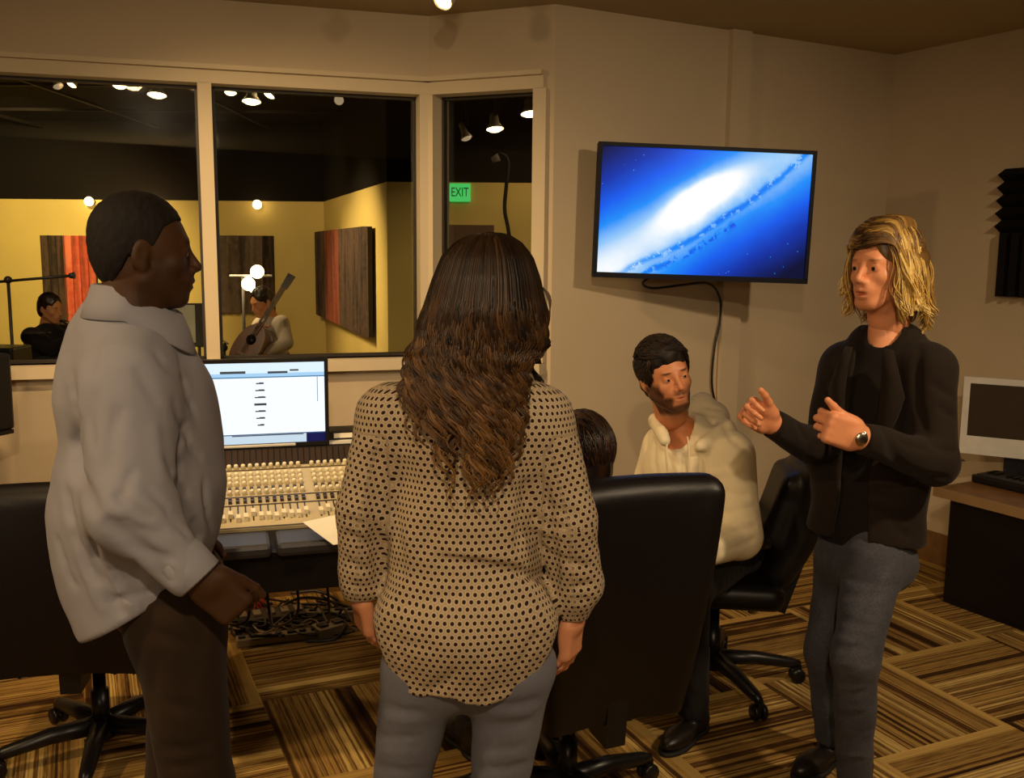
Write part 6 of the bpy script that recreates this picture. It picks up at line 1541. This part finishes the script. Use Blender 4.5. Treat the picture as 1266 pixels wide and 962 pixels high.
# studio musician in pale shirt with guitar
hcB = at(324, 374, 8.4); ftB = unit([-.55, -.83, 0]); latB = unit([.83, -.55, 0]); pelB = V(at(338, 448, 8.5)[0], 8.5, .66)
st2 = empty('stool', (pelB[0], pelB[1], 0), 0, 'black round stool under the guitarist in pale shirt', 'stool'); make_stool(st2, .54)
JB = seat_joints(pelB, ftB, latB, None, .30); JB['nk'] = hcB+V(.03, .02, -.17); JB['sL'] = at(348, 400, 8.3); JB['sR'] = at(322, 402, 8.6); JB['ch'] = JB['nk']*.6+pelB*.4
JB['elL'] = at(354, 424, 8.2); JB['wrL'] = at(328, 437, 8.05); JB['elR'] = at(308, 420, 8.5); JB['wrR'] = at(318, 405, 8.25)
figure('seated guitarist in pale shirt behind the glass, beside the two bright bulbs', (pelB[0], pelB[1], 0), skin_m, JB, hm_dark, cloth_mat('pale_grey_shirt', srgb(178, 160, 140), .06), M_darkcloth, frame(unit([-.6, -.7, -.35]), [0, 0, 1]), hcB, latB, 1.0, name_top='shirt')
def guitar():
    c = at(309, 428, 8.02); hd_ = at(353, 358, 8.15); ax = unit(hd_-c); nrm = unit([-.3, -.95, .1]); x_ = unit(np.cross(ax, nrm)); nrm = np.cross(x_, ax); R = np.stack([x_, ax, nrm], 1)
    e = empty('guitar', c, 0, 'brown guitar held neck-up by the seated man in pale shirt', 'guitar')
    out = []
    for k in range(60):
        q = 2*pi*k/60; r_ = .15*(1+.18*cos(2*(q-pi/2)))*(1-.13*(sin(q) > 0)*sin(q)); out.append((r_*cos(q)*1.0, r_*1.25*sin(q), 0))
    out = [R@V(*p) for p in out]
    MB().prism(out, -.04, .04, nrm).build('guitar_body', plain('guitar_wood', srgb(110, 62, 28), .3, var=.2), e)
    L_ = float(np.linalg.norm(hd_-c)); MB().prism([R@V(-.022, .1, 0), R@V(.022, .1, 0), R@V(.02, L_, 0), R@V(-.02, L_, 0)], .035, .055, nrm).build('neck', M_wood, e)
    MB().prism([R@V(-.03, L_, 0), R@V(.03, L_, 0), R@V(.035, L_+.13, 0), R@V(-.035, L_+.13, 0)], .03, .045, nrm).build('headstock', plain('dark_headstock', srgb(50, 32, 20), .3), e)
    MB().lathe([(.045, 0), (.001, 0.002)], R@V(0, .05, .0405), 20, R).build('sound_hole', M_blackpl, e)
    m = MB()
    for k in range(6): m.tube([R@V(-.015+.006*k, -.08, .06), R@V(-.015+.006*k, L_, .058)], .0012, 4)
    m.build('strings', M_chrome, e); MB().box(R@V(0, -.09, .048), (.04, .008, .008), R).build('bridge', M_wood, e)
guitar()
# small dark microphone on stand near the frame (left of guitarist)
mic_stand(277, 0, 430, ((270, 436), (279, 424)), 7.6, 'short microphone stand in front of the grey-brown panel')
# ================================================================== CAMERA, LIGHTS
cam = bpy.data.cameras.new('camera'); cam.sensor_fit = 'HORIZONTAL'; cam.sensor_width = 36; cam.lens = FPX/1266*36; cam.clip_start = .05
co = bpy.data.objects.new('camera', cam); COL.objects.link(co); co.location = (0, 0, CAM_H)
Mx = Matrix.Rotation(pi/2-PITCH, 4, 'X') @ Matrix.Rotation(ROLL, 4, 'Z')
co.rotation_euler = Mx.to_euler(); SC.camera = co
def lamp(name, typ, loc, power, color=(1, .70, .36), size=.06, target=None, spot=None, blend=.6):
    l = bpy.data.lights.new(name, typ); l.energy = power; l.color = color
    if typ == 'AREA': l.size = size
    else: l.shadow_soft_size = size
    if typ == 'SPOT': l.spot_size = radians(spot or 90); l.spot_blend = blend
    o = bpy.data.objects.new(name, l); COL.objects.link(o); o.location = loc
    if target is not None: o.rotation_euler = (Vector([float(v) for v in target])-Vector(loc)).to_track_quat('-Z', 'Y').to_euler()
    return o
WARM = (1, .68, .34); NEUT = (1, .76, .48)
K = 1.0
lamp('key_left_lamp', 'SPOT', (-1.3, 2.7, 2.64), 150*K, WARM, .06, (-.8, 4.5, .5), 100, .9)
lamp('key_right_lamp', 'SPOT', (2.0, 1.5, 2.64), 135*K, NEUT, .06, (1.1, 3.6, .4), 110, .9)
lamp('added_fill_light', 'POINT', (-.22, -1.5, 2.0), 54*K, NEUT, .15)  # bare fill added behind the camera to lift the walls; no fixture
lamp('ceiling_lamp_rear', 'SPOT', (.01, -.4, 2.66), 120*K, NEUT, .045, (-.35, 2.2, .7), 96, .9)
lamp('added_fill_left', 'SPOT', (-2.4, 1.2, 2.66), 120*K, WARM, .10, (-1.3, 3.0, .7), 110, .9)  # fill added to brighten the grey shirt and nearby wall
lb = onz(551, 6, 2.55); lamp('ceiling_spotlight_lamp', 'SPOT', (lb[0]-.06, lb[1]-.09, 2.5), 14*K, WARM, .04, (lb[0]-.8, lb[1]-.6, .6), 120, .8)
# studio
SP = 1.0
lamp('studio_lamp_left', 'SPOT', (-4.6, 9.2, 2.9), 620*SP, (1, .74, .30), .08, (-6.0, 12, 1.0), 90, .7)
lamp('studio_lamp_middle', 'SPOT', (-3.0, 9.0, 2.9), 120*SP, (1, .70, .30), .08, (-2.6, 12, 1.0), 86, .8)
lamp('studio_lamp_right', 'SPOT', (-3.2, 8.4, 2.7), 420*SP, (1, .74, .38), .08, (-1.4, 9.6, .9), 74, .8)
lamp('studio_lamp_exit', 'SPOT', (.4, 7.0, 2.7), 30*SP, (1, .70, .34), .08, (.2, 8.4, 1.2), 100, .8)
lamp('added_fill_players', 'SPOT', (-3.2, 5.6, 2.7), 110*SP, (1, .78, .48), .08, (-3.4, 8.6, .8), 80, .8)  # front fill added because the players were too dark; no known source
w = bpy.data.worlds.new('world'); SC.world = w; w.use_nodes = True; w.node_tree.nodes['Background'].inputs[0].default_value = (.02, .014, .008, 1); w.node_tree.nodes['Background'].inputs[1].default_value = 1
vs = SC.view_settings; vs.view_transform = 'Standard'; vs.look = 'None'; vs.gamma = 1; vs.use_curve_mapping = False; vs.exposure = 0.0
SC.cycles.max_bounces = 8; SC.cycles.transparent_max_bounces = 12; SC.cycles.use_denoising = True; SC.cycles.sample_clamp_indirect = 4
